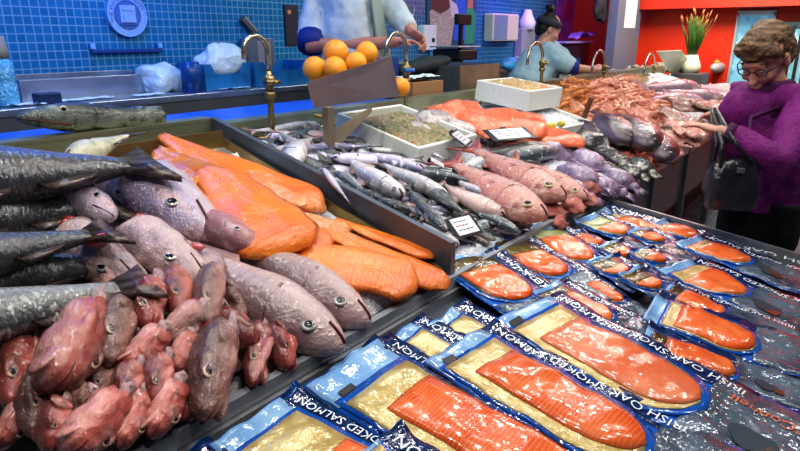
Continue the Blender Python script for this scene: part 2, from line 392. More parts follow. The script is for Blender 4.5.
def fish(name,prof,skin,finm,eye=(.38,.03,.012,.02),mouth=(.5,.44,-.01),tail='fork',dors=True,iris=IRIS,lump=.05,seed=1,tailw=.12,taill=.12,gill=.27,pect=True,bend=0,ex=1.0,gm=None):
    r=proto(name)
    body_mesh(prof,lump=lump,seed=seed,bend=bend,ex=ex).build('body',skin,r)
    xt=.5-prof[-1][0]; zt,ht,_=cr(prof,prof[-1][0]); zt+=bend*(prof[-1][0]-.4)**2
    if tail:
        w=tailw; l=taill
        nt={'fork':.45,'cut':.92,'round':1.12}[tail]
        pts=[(xt+.03,zt+ht*.9),(xt-l*.45,zt+w*.62),(xt-l,zt+w),(xt-l*((1+nt)/2),zt+w*.5),(xt-l*nt,zt),(xt-l*((1+nt)/2),zt-w*.5),(xt-l,zt-w),(xt-l*.45,zt-w*.62),(xt+.03,zt-ht*.9)]
        fin(pts,.010).build('tail_fin',finm,r)
    if dors:
        def top(x): zc,hz,hy=cr(prof,.5-x); return zc+hz+bend*(.5-x-.4)**2
        for (a,b,h) in dors if isinstance(dors,list) else ((.12,-.08,.06),(-.12,-.34,.04)):
            pts=[(a,top(a)-.015),(a-.25*(a-b),top(a-.25*(a-b))+h),(b+.2*(a-b),top(b)+h*.45),(b,top(b)-.012)]
            fin(pts,.006).build('dorsal_fin',finm,r)
        def bot(x): zc,hz,hy=cr(prof,.5-x); return zc-hz+bend*(.5-x-.4)**2
        a,b=-.06,-.3; fin([(a,bot(a)+.012),(a-.06,bot(a)-.035),(b,bot(b)-.012),(b,bot(b)+.012)],.006).build('anal_fin',finm,r)
    if pect:
        for s in (1,-1):
            zc,hz,hy=cr(prof,.5-(gill-.03))
            mb=MB(); x=gill-.03
            M=Matrix.Translation((x,s*hy*.98,zc-hz*.2))@Euler((0,.35,s*.22)).to_matrix().to_4x4()
            mb.prism([(0,.012),(-.06,.035),(-.14,.03),(-.15,0),(-.1,-.02),(0,-.012)],.004,M@Matrix(((1,0,0,0),(0,0,1,0),(0,1,0,0),(0,0,0,1))))
            mb.build('pectoral_fin',finm,r)
    ex_,ey,er=eye[0],eye[1],eye[3]; zc,hz,hy=cr(prof,.5-ex_); q=(eye[1]-zc)/hz
    eye_parts(r,ex_,hy*math.sqrt(max(.05,1-q*q))-er*.12,eye[1],er,iris,PUP)
    if mouth: mouth_part(r,prof,[mouth[0]-.012-(mouth[0]-mouth[1])*i/5 for i in range(6)],mouth[2],0,.008)
    if gill: gill_part(r,prof,gill,gm or GILLM)
    return r
# surface colours
PALE=mat('pale_fish_skin',rough=.22,coat=.7,grad=[(.0,(.62,.50,.49)),(.38,(.58,.44,.43)),(.62,(.36,.25,.25)),(.95,(.20,.13,.13))],noise_=[(3,(.74,.52,.49),.48,.68),(5,(.22,.12,.13),.55,.72),(26,(.80,.68,.64),.62,.74)],bump=[(14,.25),(46,.35)],rand=.14)
PALEL=mat('pale_fish_blue_lit_skin',rough=.2,coat=.7,grad=[(.0,(.66,.58,.64)),(.45,(.58,.47,.58)),(.75,(.36,.30,.44)),(1,(.2,.17,.26))],noise_=[(4,(.74,.52,.52),.5,.66),(8,(.27,.19,.30),.56,.68),(30,(.8,.74,.78),.6,.7)],bump=[(12,.25),(44,.35)],rand=.1)  # lilac cast of the blue light mixed into the pale skin colour
DARKF=mat('dark_fish_skin',rough=.22,coat=.7,grad=[(.0,(.40,.40,.40)),(.3,(.20,.20,.21)),(.55,(.085,.085,.09)),(1,(.03,.03,.035))],noise_=[(4,(.13,.13,.15),.52,.7),(60,(.16,.165,.18),.6,.7)],bump=[(14,.2),(70,.3)],rand=.15)
HAKE=mat('silver_hake_skin',rough=.2,coat=.7,grad=[(.0,(.52,.52,.50)),(.45,(.38,.39,.38)),(.75,(.17,.18,.18)),(1,(.07,.07,.07))],noise_=[(6,(.25,.26,.26),.5,.66),(50,(.55,.56,.55),.56,.66)],bump=[(18,.2),(80,.4)],rand=.1)
BROWNT=mat('brown_tail_fin',(.11,.08,.075),.3,coat=.5,wave=(9,(.05,.035,.035),.4,.7,'Z'),noise_=[(14,(.20,.14,.13),.5,.7)],bump=(50,.3))
FINP=mat('pale_fin',(.46,.30,.30),.3,coat=.5,noise_=[(12,(.24,.13,.14),.45,.7)],bump=(40,.3))
RPAL=mat('red_gill',(.48,.05,.06),.25,coat=.8,noise_=[(14,(.65,.2,.2),.5,.7)])
P_LONG=[(.0,.0,.006,.006),(.04,.0,.03,.03),(.14,.0,.058,.052),(.3,.0,.078,.066),(.5,.0,.068,.056),(.72,.0,.044,.034),(.88,.0,.026,.018),(.93,.0,.028,.012)]
P_GAD=[(.0,-.01,.012,.012),(.03,-.008,.045,.04),(.1,-.004,.082,.066),(.22,.0,.112,.088),(.36,-.004,.112,.084),(.52,.0,.082,.060),(.72,.0,.048,.034),(.88,.0,.028,.018),(.92,.0,.03,.012)]
P_MACK=[(.0,.0,.006,.006),(.05,.0,.032,.026),(.16,.0,.058,.046),(.34,.0,.072,.056),(.55,.0,.060,.046),(.75,.0,.034,.026),(.9,.0,.012,.011),(.93,.0,.012,.008)]
P_RED=[(.0,-.03,.01,.01),(.03,-.025,.05,.036),(.1,-.008,.10,.062),(.22,.008,.145,.084),(.36,.012,.158,.084),(.55,.006,.122,.064),(.75,.0,.064,.034),(.88,.0,.040,.020),(.91,.0,.042,.014)]
P_OVAL=[(.0,.0,.015,.01),(.05,.0,.10,.04),(.2,.0,.20,.075),(.42,.0,.24,.085),(.65,.0,.19,.07),(.85,.0,.08,.035),(.93,.0,.045,.02)]
F_DARK=fish('dark_whole_fish',P_LONG,DARKF,BROWNT,eye=(.40,.014,0,.017),tail='cut',tailw=.115,taill=.11,lump=.04)
F_HAKE=fish('silver_hake',P_LONG,HAKE,BROWNT,eye=(.40,.014,0,.017),tail='cut',tailw=.085,taill=.13,lump=.04,seed=4)
F_PALE=fish('pale_whole_fish',P_GAD,PALE,FINP,eye=(.365,.035,0,.027),mouth=(.5,.42,-.02),tail='cut',lump=.06,seed=2,gill=.21)
# cut heads
def head_proto(name,prof,skin,eye,iris,seed,lump=.12,mouth=(.5,.34,-.06),cutm=CUT,gill=None,bony=False):
    r=proto(name); b=body_mesh(prof,n=24,m=24,lump=lump,seed=seed,ex=.82 if bony else .95)
    zc,hz,hy=cr(prof,.5-eye[0]); q=(eye[1]-zc)/hz; ey=hy*math.sqrt(max(.05,1-q*q))
    if bony:
        for s in (1,-1):
            b.ell((eye[0]-.03,s*ey*.86,eye[1]+eye[2]*.9),(.15,.07,.05),12,8,(0,.35,s*-.15))
            b.ell((.02,s*hy*.9,-.1),(.3,.06,.11),12,8,(0,-.25,s*-.25))
            b.ell((.36,s*cr(prof,.14)[2]*.45,-.03),(.13,.06,.05),10,7,(0,.5,0))
            z2,h2,y2=cr(prof,.85); b.ell((-.4,s*y2*.9,.02),(.2,.05,.2),12,8,(0,0,s*.25))
        b.ell((.2,0,-cr(prof,.3)[1]*.75),(.26,cr(prof,.3)[2]*.7,.07),14,8,(0,.35,0))
        me=fuse(b,.022,3,'head',lambda p:.006*noise.noise(p*9+V((seed,0,0)))+.022*noise.noise(p*3.5+V((0,seed,0))))
        link('head',me,skin,r)
    else: b.build('head',skin,r)
    x=.5-prof[-1][0]; zc,hz,hy=cr(prof,prof[-1][0])
    mb=MB(); mb.loft([ringpts(x+.03,zc,hz*1.0,hy*1.0,24),ringpts(x-.025,zc,hz*.97,hy*.97,24),ringpts(x-.02,zc,hz*.6,hy*.6,24)])
    mb.v=[p+V((.09*noise.noise(p*7+V((seed,1,2))),0,0)) for p in mb.v]; mb.build('cut_face',cutm,r)
    eye_parts(r,eye[0],ey-eye[2]*(.0 if bony else .12),eye[1],eye[2],iris,PUP)
    if mouth:
        mouth_part(r,prof,[mouth[0]-.02-(mouth[0]-mouth[1])*i/5 for i in range(6)],mouth[2],0,.02,.014)
    if gill and not bony: gill_part(r,prof,gill,GILLM)
    for s in ((1,-1) if bony else ()):
        z2,h2,y2=cr(prof,.95); mb=MB(); mb.add([(-.3,s*y2*.9,-h2*.5),(-.35,s*y2*1.02,h2*.1),(-.62,s*y2*1.25,h2*.1),(-.7,s*y2*1.1,-h2*.3),(-.55,s*y2*1.05,-h2*.75)],[(0,1,2,3,4)])
        bm=bmesh.new(); bm.free(); f=mb.build('gill_flap',FINP,r); f.modifiers.new('t','SOLIDIFY').thickness=.02
    return r
LIP=mat('pale_lip',(.62,.36,.32),.25,coat=.8)
GURN=mat('red_gurnard_skin',rough=.2,coat=.8,grad=[(.0,(.64,.31,.27)),(.3,(.50,.13,.10)),(.6,(.33,.065,.05)),(1,(.15,.045,.038))],noise_=[(2.,(.62,.33,.29),.54,.74),(3.,(.11,.03,.025),.5,.68),(14,(.62,.30,.25),.64,.76)],bump=[(7,.15),(26,.18)],rand=.25)
GURNB=mat('brown_gurnard_skin',rough=.2,coat=.8,grad=[(.0,(.58,.33,.28)),(.3,(.36,.165,.135)),(.6,(.19,.095,.08)),(1,(.10,.05,.045))],noise_=[(2.,(.52,.30,.26),.52,.7),(3.4,(.11,.055,.05),.55,.7),(16,(.5,.3,.26),.62,.74)],bump=[(6,.2),(20,.3),(60,.2)],rand=.2)
P_GH=[(.0,-.03,.02,.03),(.05,-.03,.12,.14),(.18,-.015,.21,.22),(.4,.0,.30,.29),(.65,.0,.34,.33),(.88,-.01,.34,.33),(1.,-.02,.30,.29)]
P_GH2=[(.0,-.04,.03,.05),(.05,-.04,.17,.2),(.18,-.02,.29,.3),(.42,.0,.37,.36),(.7,.0,.36,.35),(.92,-.02,.30,.30),(1.,-.03,.24,.25)]
P_GL=[(.0,-.03,.02,.03),(.05,-.03,.09,.10),(.2,-.02,.17,.17),(.42,.0,.22,.21),(.7,.0,.21,.2),(.9,-.01,.20,.19),(1.,-.02,.17,.16)]
G=[head_proto('gurnard_head',P_GH,GURN,(.14,.15,.088),IRISD,1,bony=True),head_proto('gurnard_head',P_GH2,GURN,(.17,.17,.075),IRISD,3,bony=True),
   head_proto('gurnard_head',P_GH,GURNB,(.12,.16,.088),IRISD,5,bony=True),head_proto('gurnard_head',P_GL,GURN,(.14,.09,.062),IRISD,8,bony=True),head_proto('gurnard_head',P_GL,GURNB,(.14,.09,.062),IRISD,9,bony=True)]
P_PH=[(.0,-.05,.02,.03),(.04,-.05,.11,.10),(.15,-.03,.2,.17),(.38,.0,.29,.24),(.65,.0,.34,.27),(.88,.0,.34,.27),(1.,.0,.32,.25)]
PH=[head_proto('pale_fish_head',P_PH,PALEL,(.13,.10,.062),IRIS,2,.1,mouth=(.5,.22,-.06),gill=-.2),head_proto('pale_fish_head',P_PH,PALE,(.15,.10,.065),IRIS,5,.1,mouth=(.5,.24,-.06),gill=-.18)]
REDP=mat('reddish_fish_skin',rough=.2,coat=.8,grad=[(.0,(.60,.36,.36)),(.4,(.48,.20,.20)),(.8,(.26,.10,.11)),(1,(.15,.06,.07))],noise_=[(4,(.66,.42,.42),.5,.66),(8,(.20,.08,.09),.56,.68)],bump=[(12,.25),(44,.35)])
PH.append(head_proto('pale_fish_head',P_PH,REDP,(.13,.10,.055),IRIS,7,.1,mouth=(.5,.3,-.06)))
# ------------------------------------------------------------------ laying things down
def frame(H,T,n,roll,dors):
    x=(H-T).normalized(); y=(n-x*n.dot(x)).normalized(); z=x.cross(y)
    if dors<0: y=-y; z=-z
    R=Matrix.Rotation(roll,3,x); return x,R@y,R@z
def lay(p,name,label,cat,s,hx,hy,tx,ty,lift=.04,lt=None,roll=0,d=1,g=1.,gy=None,group=None,L0=-.5,L1=.5):
    """put a copy of prototype p with its snout seen at (hx,hy) and tail at (tx,ty), lying on surface s"""
    H=on(s,hx,hy,lift); T=on(s,tx,ty,lift if lt is None else lt)
    x,y,z=frame(H,T,nsurf(s),math.radians(roll),d)
    L=(H-T).length/(L1-L0); c=tree_copy(p)
    gy=g if gy is None else gy
    M=Matrix((x*L,y*L*gy,z*L*g)).transposed().to_4x4(); M.translation=T-x*L*L0
    c.matrix_world=M; c.name=name; tag(c,label,cat,group); return c
# ------------------------------------------------------------------ crushed ice
ICE=mat('crushed_ice',(.72,.76,.82),.3,bump=[(60,.8),(160,.6)],noise_=[(40,(.9,.92,.95),.5,.6)],sss=.2)
def ice(label,s,x0,x1,y0,y1,h,nx,ny,seed):
    mb=MB(); vs=[];fs=[]
    for i in range(nx+1):
        for j in range(ny+1):
            X=x0+(x1-x0)*i/nx; Y=y0+(y1-y0)*j/ny
            e=min(1,min(i,nx-i)/2.,min(j,ny-j)/2.)
            vs.append((X,Y,zsurf(s,Y)+.012+e*(h+.03*noise.noise(V((X*7,Y*7,seed)))+.012*noise.noise(V((X*40,Y*40,seed))))))
    for i in range(nx):
        for j in range(ny): a=i*(ny+1)+j; fs.append((a,a+ny+1,a+ny+2,a+1))
    mb.add(vs,fs); o=mb.build('crushed_ice',ICE); tag(o,label,'ice',kind='stuff'); return o
ice('white crushed ice showing beside the orange fillets in the left tray','left',.75,XD-.05,FRONT+.03,1.9,.025,70,80,1)
ice('white crushed ice bed under the mixed fish beyond the divider','mid',XD+.02,7.9,FRONT+.02,REAR-.01,.02,240,70,5)
# ------------------------------------------------------------------ left bed: dark whole fish running in from the left
B='left'
for nm,lab,p,a in (
 ('dark_whole_fish','large blue-black fish at the back left, ragged dark tail below the cream fish',F_DARK,(-250,205,147,164,.13,.175,12,-1,2.1)),
 ('dark_whole_fish','blue-sheened dark fish second from the back at the left edge',F_DARK,(-200,240,112,205,.085,.06,10,-1,2.2)),
 ('dark_whole_fish','dark fish at the left edge whose brown tail fin crosses the pale lilac pieces',F_DARK,(-230,300,106,232,.15,.165,15,-1,1.8)),
 ('dark_whole_fish','charcoal fish body lying just above the silver hake at the left',F_DARK,(-210,300,112,262,.11,.08,-10,-1,2.2)),
 ('silver_hake','silver grey hake lying in front of the dark fish, tail over the gurnard heads',F_HAKE,(-250,372,136,284,.13,.145,10,-1,1.75))):
    hx,hy,tx,ty,l,lt,ro,d,g=a; lay(p,nm,lab,'fish',B,hx,hy,tx,ty,l,lt,ro,d,g)
# pale fish and heads
for nm,lab,cat,p,a in (
 ('pale_whole_fish','pale pink whole fish nearest the front rim, eye and snout over the steel edge',  'fish',F_PALE,(342,352,150,225,.055,.10,8,1,1.12)),
 ('pale_whole_fish','pale pink whole fish beside the ice, snout almost on the front rim','fish',F_PALE,(368,326,205,215,.055,.09,5,1,1.08)),
 ('pale_fish_head','large lilac-white fish head next to the yellow fillets, mouth open to the right','fish head',PH[0],(208,240,148,182,.10,.10,10,1,.8)),
 ('pale_fish_head','silvery pink fish head with a big clear eye in the middle of the tray','fish head',PH[1],(204,286,136,234,.105,.10,8,1,.74)),
 ('pale_fish_head','reddish upturned fish head between the lilac head and the orange fillets','fish head',PH[2],(260,250,204,224,.105,.10,-8,1,.95)),
 ('pale_fish_head','pale head with red gills showing, under the brown forked tail','fish head',PH[1],(142,290,70,236,.085,.08,30,1,.62)),
 ('pale_fish_head','rounded lilac fish piece below the ragged dark tail','fish head',PH[0],(118,216,62,190,.09,.09,25,-1,.75)),
 ('pale_fish_head','pale pinkish fish piece between the dark tail and the lilac head','fish head',PH[0],(150,208,98,170,.08,.08,45,1,.6))):
    hx,hy,tx,ty,l,lt,ro,d,g=a; lay(p,nm,lab,cat,B,hx,hy,tx,ty,l,lt,ro,d,g)
# red gill tufts as loose things
for lab,(x,y,rx) in (('raw red gill tuft in front of the brown forked tail',(100,240,.022)),('small red gill piece at the mouth of the lilac head',(196,247,.016))):
    P=on(B,x,y,.16 if x<150 else .13); mb=MB(); mb.ell((0,0,0),(rx*1.5,rx*.7,rx*.7),16,10,(0,0,-.5))
    mb.v=[p*(1+.35*noise.noise(p*90)) for p in mb.v]
    o=mb.build('gill_tuft',RPAL); o.location=P; tag(o,lab,'fish gill')
# cream belly piece at the back
CREAM=mat('cream_fish_belly',(.62,.60,.44),.3,coat=.6,noise_=[(9,(.36,.36,.26),.5,.72)],bump=(40,.25))
CRF=fish('cream_fish',P_GAD,CREAM,BROWNT,eye=(.365,.035,0,.02),tail='cut',seed=7,gill=.21)
lay(CRF,'cream_fish','cream and grey fish hump poking up behind the dark tail fin','fish',B,66,160,132,134,.13,.14,20,1,1.6)
# big grey hake head with a toothed jaw on the rear ledge
HH=mat('grey_hake_head_skin',rough=.3,coat=.5,grad=[(.0,(.22,.25,.20)),(.45,(.12,.14,.12)),(.7,(.045,.055,.05)),(1,(.02,.025,.025))],noise_=[(6,(.26,.30,.22),.54,.72),(14,(.025,.03,.03),.52,.66)],bump=[(14,.3),(50,.3)])
P_HH=[(.0,-.012,.01,.012),(.03,-.012,.035,.04),(.12,-.008,.062,.062),(.28,-.004,.095,.082),(.42,.0,.10,.085),(.6,.0,.082,.07),(.85,.004,.085,.075),(1.,.006,.09,.08)]
hk=proto('hake_head'); body_mesh(P_HH,n=22,m=40,lump=.10,seed=3).build('head',HH,hk)
eye_parts(hk,.235,.066,.045,.026,IRISY,PUP)
mb=MB(); mb.tube([(.49,-.02,-.02),(.42,-.052,-.028),(.3,-.078,-.045),(.2,-.083,-.062)],.006,6); mb.build('mouth',MOUTH,hk)
mb=MB(); mb.tube([(.49,.02,-.02),(.42,.052,-.028),(.3,.078,-.045),(.2,.083,-.062)],.006,6); mb.build('mouth',MOUTH,hk)
mb=MB(); mb.tube([(.48,-.02,-.028),(.4,-.058,-.04),(.28,-.086,-.062),(.16,-.08,-.085)],[.008,.012,.014,.006],8); mb.build('lower_jaw',HH,hk)
gill_part(hk,P_HH,.05,MOUTH)
mb=MB(); mb.loft([ringpts(-.49,.006,.088,.078,22),ringpts(-.51,.006,.08,.07,22),ringpts(-.505,.006,.03,.03,22)]); mb.build('cut_face',CUT,hk)
H=onY(16,116,2.16); T=onY(160,118,2.16); x,y,z=frame(H,T,V((0,0,1)),math.radians(-82),1)
L=(H-T).length; c=tree_copy(hk); M=Matrix((x*L,y*L,z*L)).transposed().to_4x4(); M.translation=(H+T)/2; c.matrix_world=M; c.name='hake_head'
tag(c,'big grey hake head with a long dark jaw lying along the rear ledge','fish head')
if c.matrix_world.col[2].z<0: c.matrix_world=M@Matrix.Rotation(PI,4,'X')
# gurnard heads: (cx,cy,length px,width px,snout angle deg in picture [0=right,90=down],proto,lift,roll,label)
GL=[
 (14,376,66,46,100,0,.075,35,'large red head cut off by the left edge, dark eye looking out'),
 (37,348,50,32,105,3,.08,20,'narrow pink-red head at the left, against the silver hake'),
 (70,352,92,64,112,1,.115,60,'biggest red head at the left, shiny and rounded, pointing down'),
 (112,336,62,48,100,2,.10,35,'brown head with a dark eye beside the biggest red head'),
 (148,308,42,40,95,0,.115,70,'bright pink-red head just under the hake tail'),
 (176,297,40,40,80,0,.10,50,'red head touching the silvery pink fish head'),
 (178,329,50,40,140,2,.10,20,'brown head with a wide pale mouth in the middle of the heap'),
 (142,354,48,40,130,0,.10,25,'red head with pale lips under the brown wide-mouthed head'),
 (181,358,40,34,110,0,.08,40,'bright orange-red head right of the pale-lipped head'),
 (125,392,46,36,100,0,.095,35,'round red head with a ringed eye in the lower middle'),
 (156,384,44,36,95,0,.095,40,'round pink head with a ringed eye beside the lower middle one'),
 (209,378,86,54,100,2,.085,40,'long brown head pointing down at the front rim'),
 (238,331,44,36,40,1,.09,80,'smooth round red-brown lump right of the heap'),
 (210,328,38,28,120,4,.085,60,'small brown lump between the wide-mouthed head and the round one'),
 (208,300,52,36,95,2,.115,45,'greyish pink head with its collar turned upward'),
 (235,304,36,28,70,4,.075,50,'small grey head behind the smooth round lump'),
 (256,358,58,28,100,3,.06,70,'long thin pink head near the front rim at the right of the heap'),
 (281,348,44,30,75,3,.06,30,'small pink head furthest right, nearest the pale fish snout'),
 (32,405,62,36,92,4,.075,30,'greyish head at the lower left, on bare steel'),
 (52,428,48,34,100,3,.085,30,'pink head with a ringed eye at the lower left edge of the heap'),
 (92,428,76,54,128,1,.095,55,'big red-brown head at the bottom of the heap'),
 (131,424,56,36,110,0,.075,30,'red head at the bottom beside the big red-brown one'),
 (163,414,54,40,112,0,.075,30,'orange-red head with a pale ringed eye at the bottom right'),
 (97,384,46,30,100,4,.065,40,'dark slim head wedged under the biggest red head'),
 (68,404,48,36,160,2,.065,30,'dark brown head in shadow between the lower left heads'),
 (184,403,36,26,100,3,.06,40,'small orange-red head tucked behind the long brown head'),
 (115,306,48,34,60,2,.08,60,'dark brown head half hidden under the hake tail'),
 (10,430,46,36,120,0,.05,30,'red head at the bottom left corner of the tray'),
 (226,352,36,28,80,4,.05,40,'small brown head behind the long thin pink one'),
]
for cx,cy,ln,wd,an,pi,lf,ro,lab in GL:
    a=math.radians(an); dx,dy=math.cos(a)*ln/2,math.sin(a)*ln/2
    base=.66 if pi in(0,2) else .72 if pi==1 else .43
    # width in picture vs length: foreshortening is measured on the bed plane
    H=on(B,cx+dx,cy+dy,lf); T=on(B,cx-dx,cy-dy,lf); Wd=(on(B,cx-dy/ln*wd,cy+dx/ln*wd,lf)-on(B,cx+dy/ln*wd,cy-dx/ln*wd,lf)).length/2
    Wd=wd/FPX*depth_of((H+T)/2)
    g=.9*Wd/((H-T).length*base)
    lay(G[pi],'gurnard_head','%s'%lab,'fish head',B,cx+dx,cy+dy,cx-dx,cy-dy,lf-.005,lf+.005,-55+.6*ro if pi!=1 else -75+.4*ro,1 if an<105 else -1,g,group='gurnard heads heaped in the left tray')
# ------------------------------------------------------------------ fillets
def fillet_mesh(seed,w0=.17,th=.05,wav=.02,tip=.25):
    random.seed(seed); mb=MB(); N,Mv=28,12; vs=[];fs=[]
    def wid(u): return w0*(min(1,(u+.02)/.14)**.55)*(1-(max(0,u-.35)/.65)**1.6*(1-tip)) if u>=0 else 0
    for sgn in (1,0):
        for i in range(N+1):
            u=i/N; w_=wid(u)*(1+.13*noise.noise(V((u*5,seed,0))))
            for j in range(Mv+1):
                v=-1+2*j/Mv
                t=th*(1-abs(v)**3.2)*(min(1,u/.08+.15))*(1-.55*u)*(1-.16*math.exp(-(v/.12)**2)) if sgn else 0
                cv=wav*noise.noise(V((u*3.5,v*.8,seed*2.3)))+wav*.5*noise.noise(V((u*8,v*2,seed)))
                off=.05*noise.noise(V((u*2,seed*1.7,3)))
                vs.append(V((.5-u,v*w_+off,t+cv+.001)))
    S=(N+1)*(Mv+1)
    for i in range(N):
        for j in range(Mv):
            a=i*(Mv+1)+j; fs.append((a,a+1,a+Mv+2,a+Mv+1)); fs.append((S+a,S+a+Mv+1,S+a+Mv+2,S+a+1))
        a=i*(Mv+1); fs.append((a,a+Mv+1,S+a+Mv+1,S+a)); a+=Mv; fs.append((a,S+a,S+a+Mv+1,a+Mv+1))
    for j in range(Mv):
        fs.append((j,S+j,S+j+1,j+1)); a=N*(Mv+1)+j; fs.append((a,a+1,S+a+1,S+a))
    mb.add(vs,fs); return mb
ORF=mat('orange_fillet',(.84,.22,.018),.28,coat=.7,noise_=[(4,(.72,.13,.010),.45,.7),(18,(.9,.34,.07),.6,.75)],wave=(9,(.86,.25,.05),.8,1.,'X'),bump=[(12,.2),(60,.25)],rand=.1)
YEF=mat('smoked_yellow_fillet',(.72,.25,.012),.25,coat=.8,noise_=[(5,(.55,.14,.008),.45,.7)],bump=[(9,.3),(40,.2)],rand=.1)
PEF=mat('pale_orange_fillet',(.80,.27,.07),.28,coat=.7,noise_=[(16,(.85,.48,.28),.5,.66)],bump=[(20,.4),(60,.3)],rand=.05)
SALF=mat('salmon_coral_fillet',(.80,.19,.085),.28,coat=.6,noise_=[(6,(.70,.13,.05),.45,.75),(18,(.85,.36,.22),.58,.75)],bump=[(10,.25),(50,.2)],rand=.08)
def fillet_proto(seed,m,**k):
    o=fillet_mesh(seed,**k).build('fillet',m); STASH.append(o); return o
FP=[fillet_proto(i+1,ORF,wav=.012) for i in range(4)]+[fillet_proto(11,YEF,w0=.2,th=.06),fillet_proto(12,PEF,w0=.15),fillet_proto(14,SALF,w0=.22,th=.09,wav=.03,tip=.5),fillet_proto(15,SALF,w0=.2,th=.08,wav=.04,tip=.4)]
def lay_fillet(p,label,s,hx,hy,tx,ty,lift,lt,wpx,tilt=0,name='fish_fillet',cat='fish fillet',w0=.17,group=None,tk=1.):
    H=on(s,hx,hy,lift); T=on(s,tx,ty,lt); n=nsurf(s); x=(H-T).normalized(); z=(n-x*n.dot(x)).normalized(); y=z.cross(x)
    R=Matrix.Rotation(math.radians(tilt),3,x); y=R@y; z=R@z
    L=(H-T).length; W=wpx/FPX*depth_of((H+T)/2)/(2*w0)*2.05
    c=p.copy(); COL.objects.link(c); M=Matrix((x*L,y*W,z*W*tk)).transposed().to_4x4(); M.translation=(H+T)/2; c.matrix_world=M; c.name=name
    return tag(c,label,cat,group)
FG='orange smoked fillets in the left tray'
for lab,p,a in (
 ('yellow-orange smoked fillet under the back corner of the orange heap',4,(222,186,158,152,.085,.085,34,0)),
 ('yellow smoked fillet piece wedged beside the lilac fish head',4,(240,208,188,178,.075,.075,32,0)),
 ('long orange fillet along the back with its tail in the tray corner',0,(318,208,162,138,.085,.08,36,-6)),
 ('pale orange rough-textured fillet lying against the tray wall',5,(314,212,244,166,.095,.09,26,-15)),
 ('broad orange fillet in the middle of the heap, draped over the others',1,(302,250,206,170,.115,.115,44,10)),
 ('orange fillet filling the gap between the yellow ones and the broad one',2,(276,216,184,150,.075,.075,34,0)),
 ('small orange fillet at the foot of the broad one',3,(332,246,246,222,.095,.09,22,5)),
 ('orange fillet edged with a white skin strip below the pale rough one',5,(350,232,284,212,.085,.085,14,0)),
 ('orange fillet at the right end against the tray wall',2,(434,258,336,220,.065,.06,20,-14)),
 ('orange fillet reaching furthest right towards the front corner',1,(450,284,322,230,.06,.08,24,0)),
 ('nearest orange fillet, its blunt end over the ice',0,(418,286,284,244,.07,.09,34,6)),
 ('orange fillet half buried below the nearest one',3,(390,270,296,236,.05,.06,26,0))):
    hx,hy,tx,ty,l,lt,wp,ti=a
    w0={4:.2,5:.15}.get(p,.17)
    lay_fillet(FP[p],lab,'left',hx,hy,tx,ty,l,lt,wp,ti,w0=w0,group=FG)
# ------------------------------------------------------------------ vacuum packed salmon
def film(name,c,r=.14,b=.2,**k): return mat(name,c,r,coat=1,bump=[(30,b),(9,b*.7)],rand=.05,**k)
PNAVY=film('navy_film',(.006,.03,.115),noise_=[(10,(.004,.015,.06),.45,.7)])
PBLUE=film('bright_blue_film',(.012,.12,.50),noise_=[(8,(.008,.06,.32),.45,.7)])
PSKY=film('pale_blue_film',(.30,.52,.78),noise_=[(9,(.16,.36,.66),.4,.7)])
PSIL=film('silver_film',(.12,.17,.22),.14,.5,noise_=[(7,(.045,.07,.10),.42,.62),(14,(.32,.40,.44),.6,.72)])
PGOLD=mat('gold_board',(.50,.36,.12),.35,.2,coat=.8,noise_=[(14,(.70,.58,.28),.45,.65),(60,(.42,.31,.09),.55,.7)],bump=(30,.3))
PDGOLD=mat('olive_gold_board',(.075,.045,.006),.25,.1,coat=.9,noise_=[(12,(.16,.13,.02),.5,.7)],bump=(30,.3))
PGREEN=mat('green_gold_board',(.30,.36,.12),.3,.2,coat=.9,noise_=[(12,(.45,.50,.25),.45,.65)],bump=(30,.3))
PSAL=mat('packed_salmon',(.80,.125,.022),.25,coat=.9,noise_=[(7,(.84,.20,.05),.45,.7),(30,(.66,.07,.008),.55,.75)],bump=[(24,.3),(8,.2)],rand=.10)
PSALR=mat('ribbed_packed_salmon',(.74,.10,.013),.25,coat=.9,noise_=[(7,(.80,.17,.035),.45,.7),(16,(.60,.06,.006),.55,.75)],wave=(34,(.86,.22,.07),.7,1.,'X'),bump=[(20,.14),(7,.2)])
PSALP=mat('packed_salmon_rose',(.78,.17,.06),.25,coat=.9,noise_=[(7,(.84,.27,.13),.45,.7),(16,(.64,.09,.02),.58,.78)],bump=[(24,.2),(7,.2)],rand=.05)
LETT=mat('white_lettering',(.80,.86,.93),.5)
LETR=mat('orange_lettering',(.70,.14,.03),.5)
PGL=mat('clear_highlight_film',(.55,.68,.82),.1,coat=1,bump=[(20,.8)])
def text_mesh(s,size):
    cu=bpy.data.curves.new('t','FONT'); cu.body=s; cu.size=size; cu.resolution_u=2
    o=bpy.data.objects.new('t',cu); COL.objects.link(o); dg=bpy.context.evaluated_depsgraph_get()
    me=bpy.data.meshes.new_from_object(o.evaluated_get(dg)); bpy.data.objects.remove(o); return me
PK=[0]
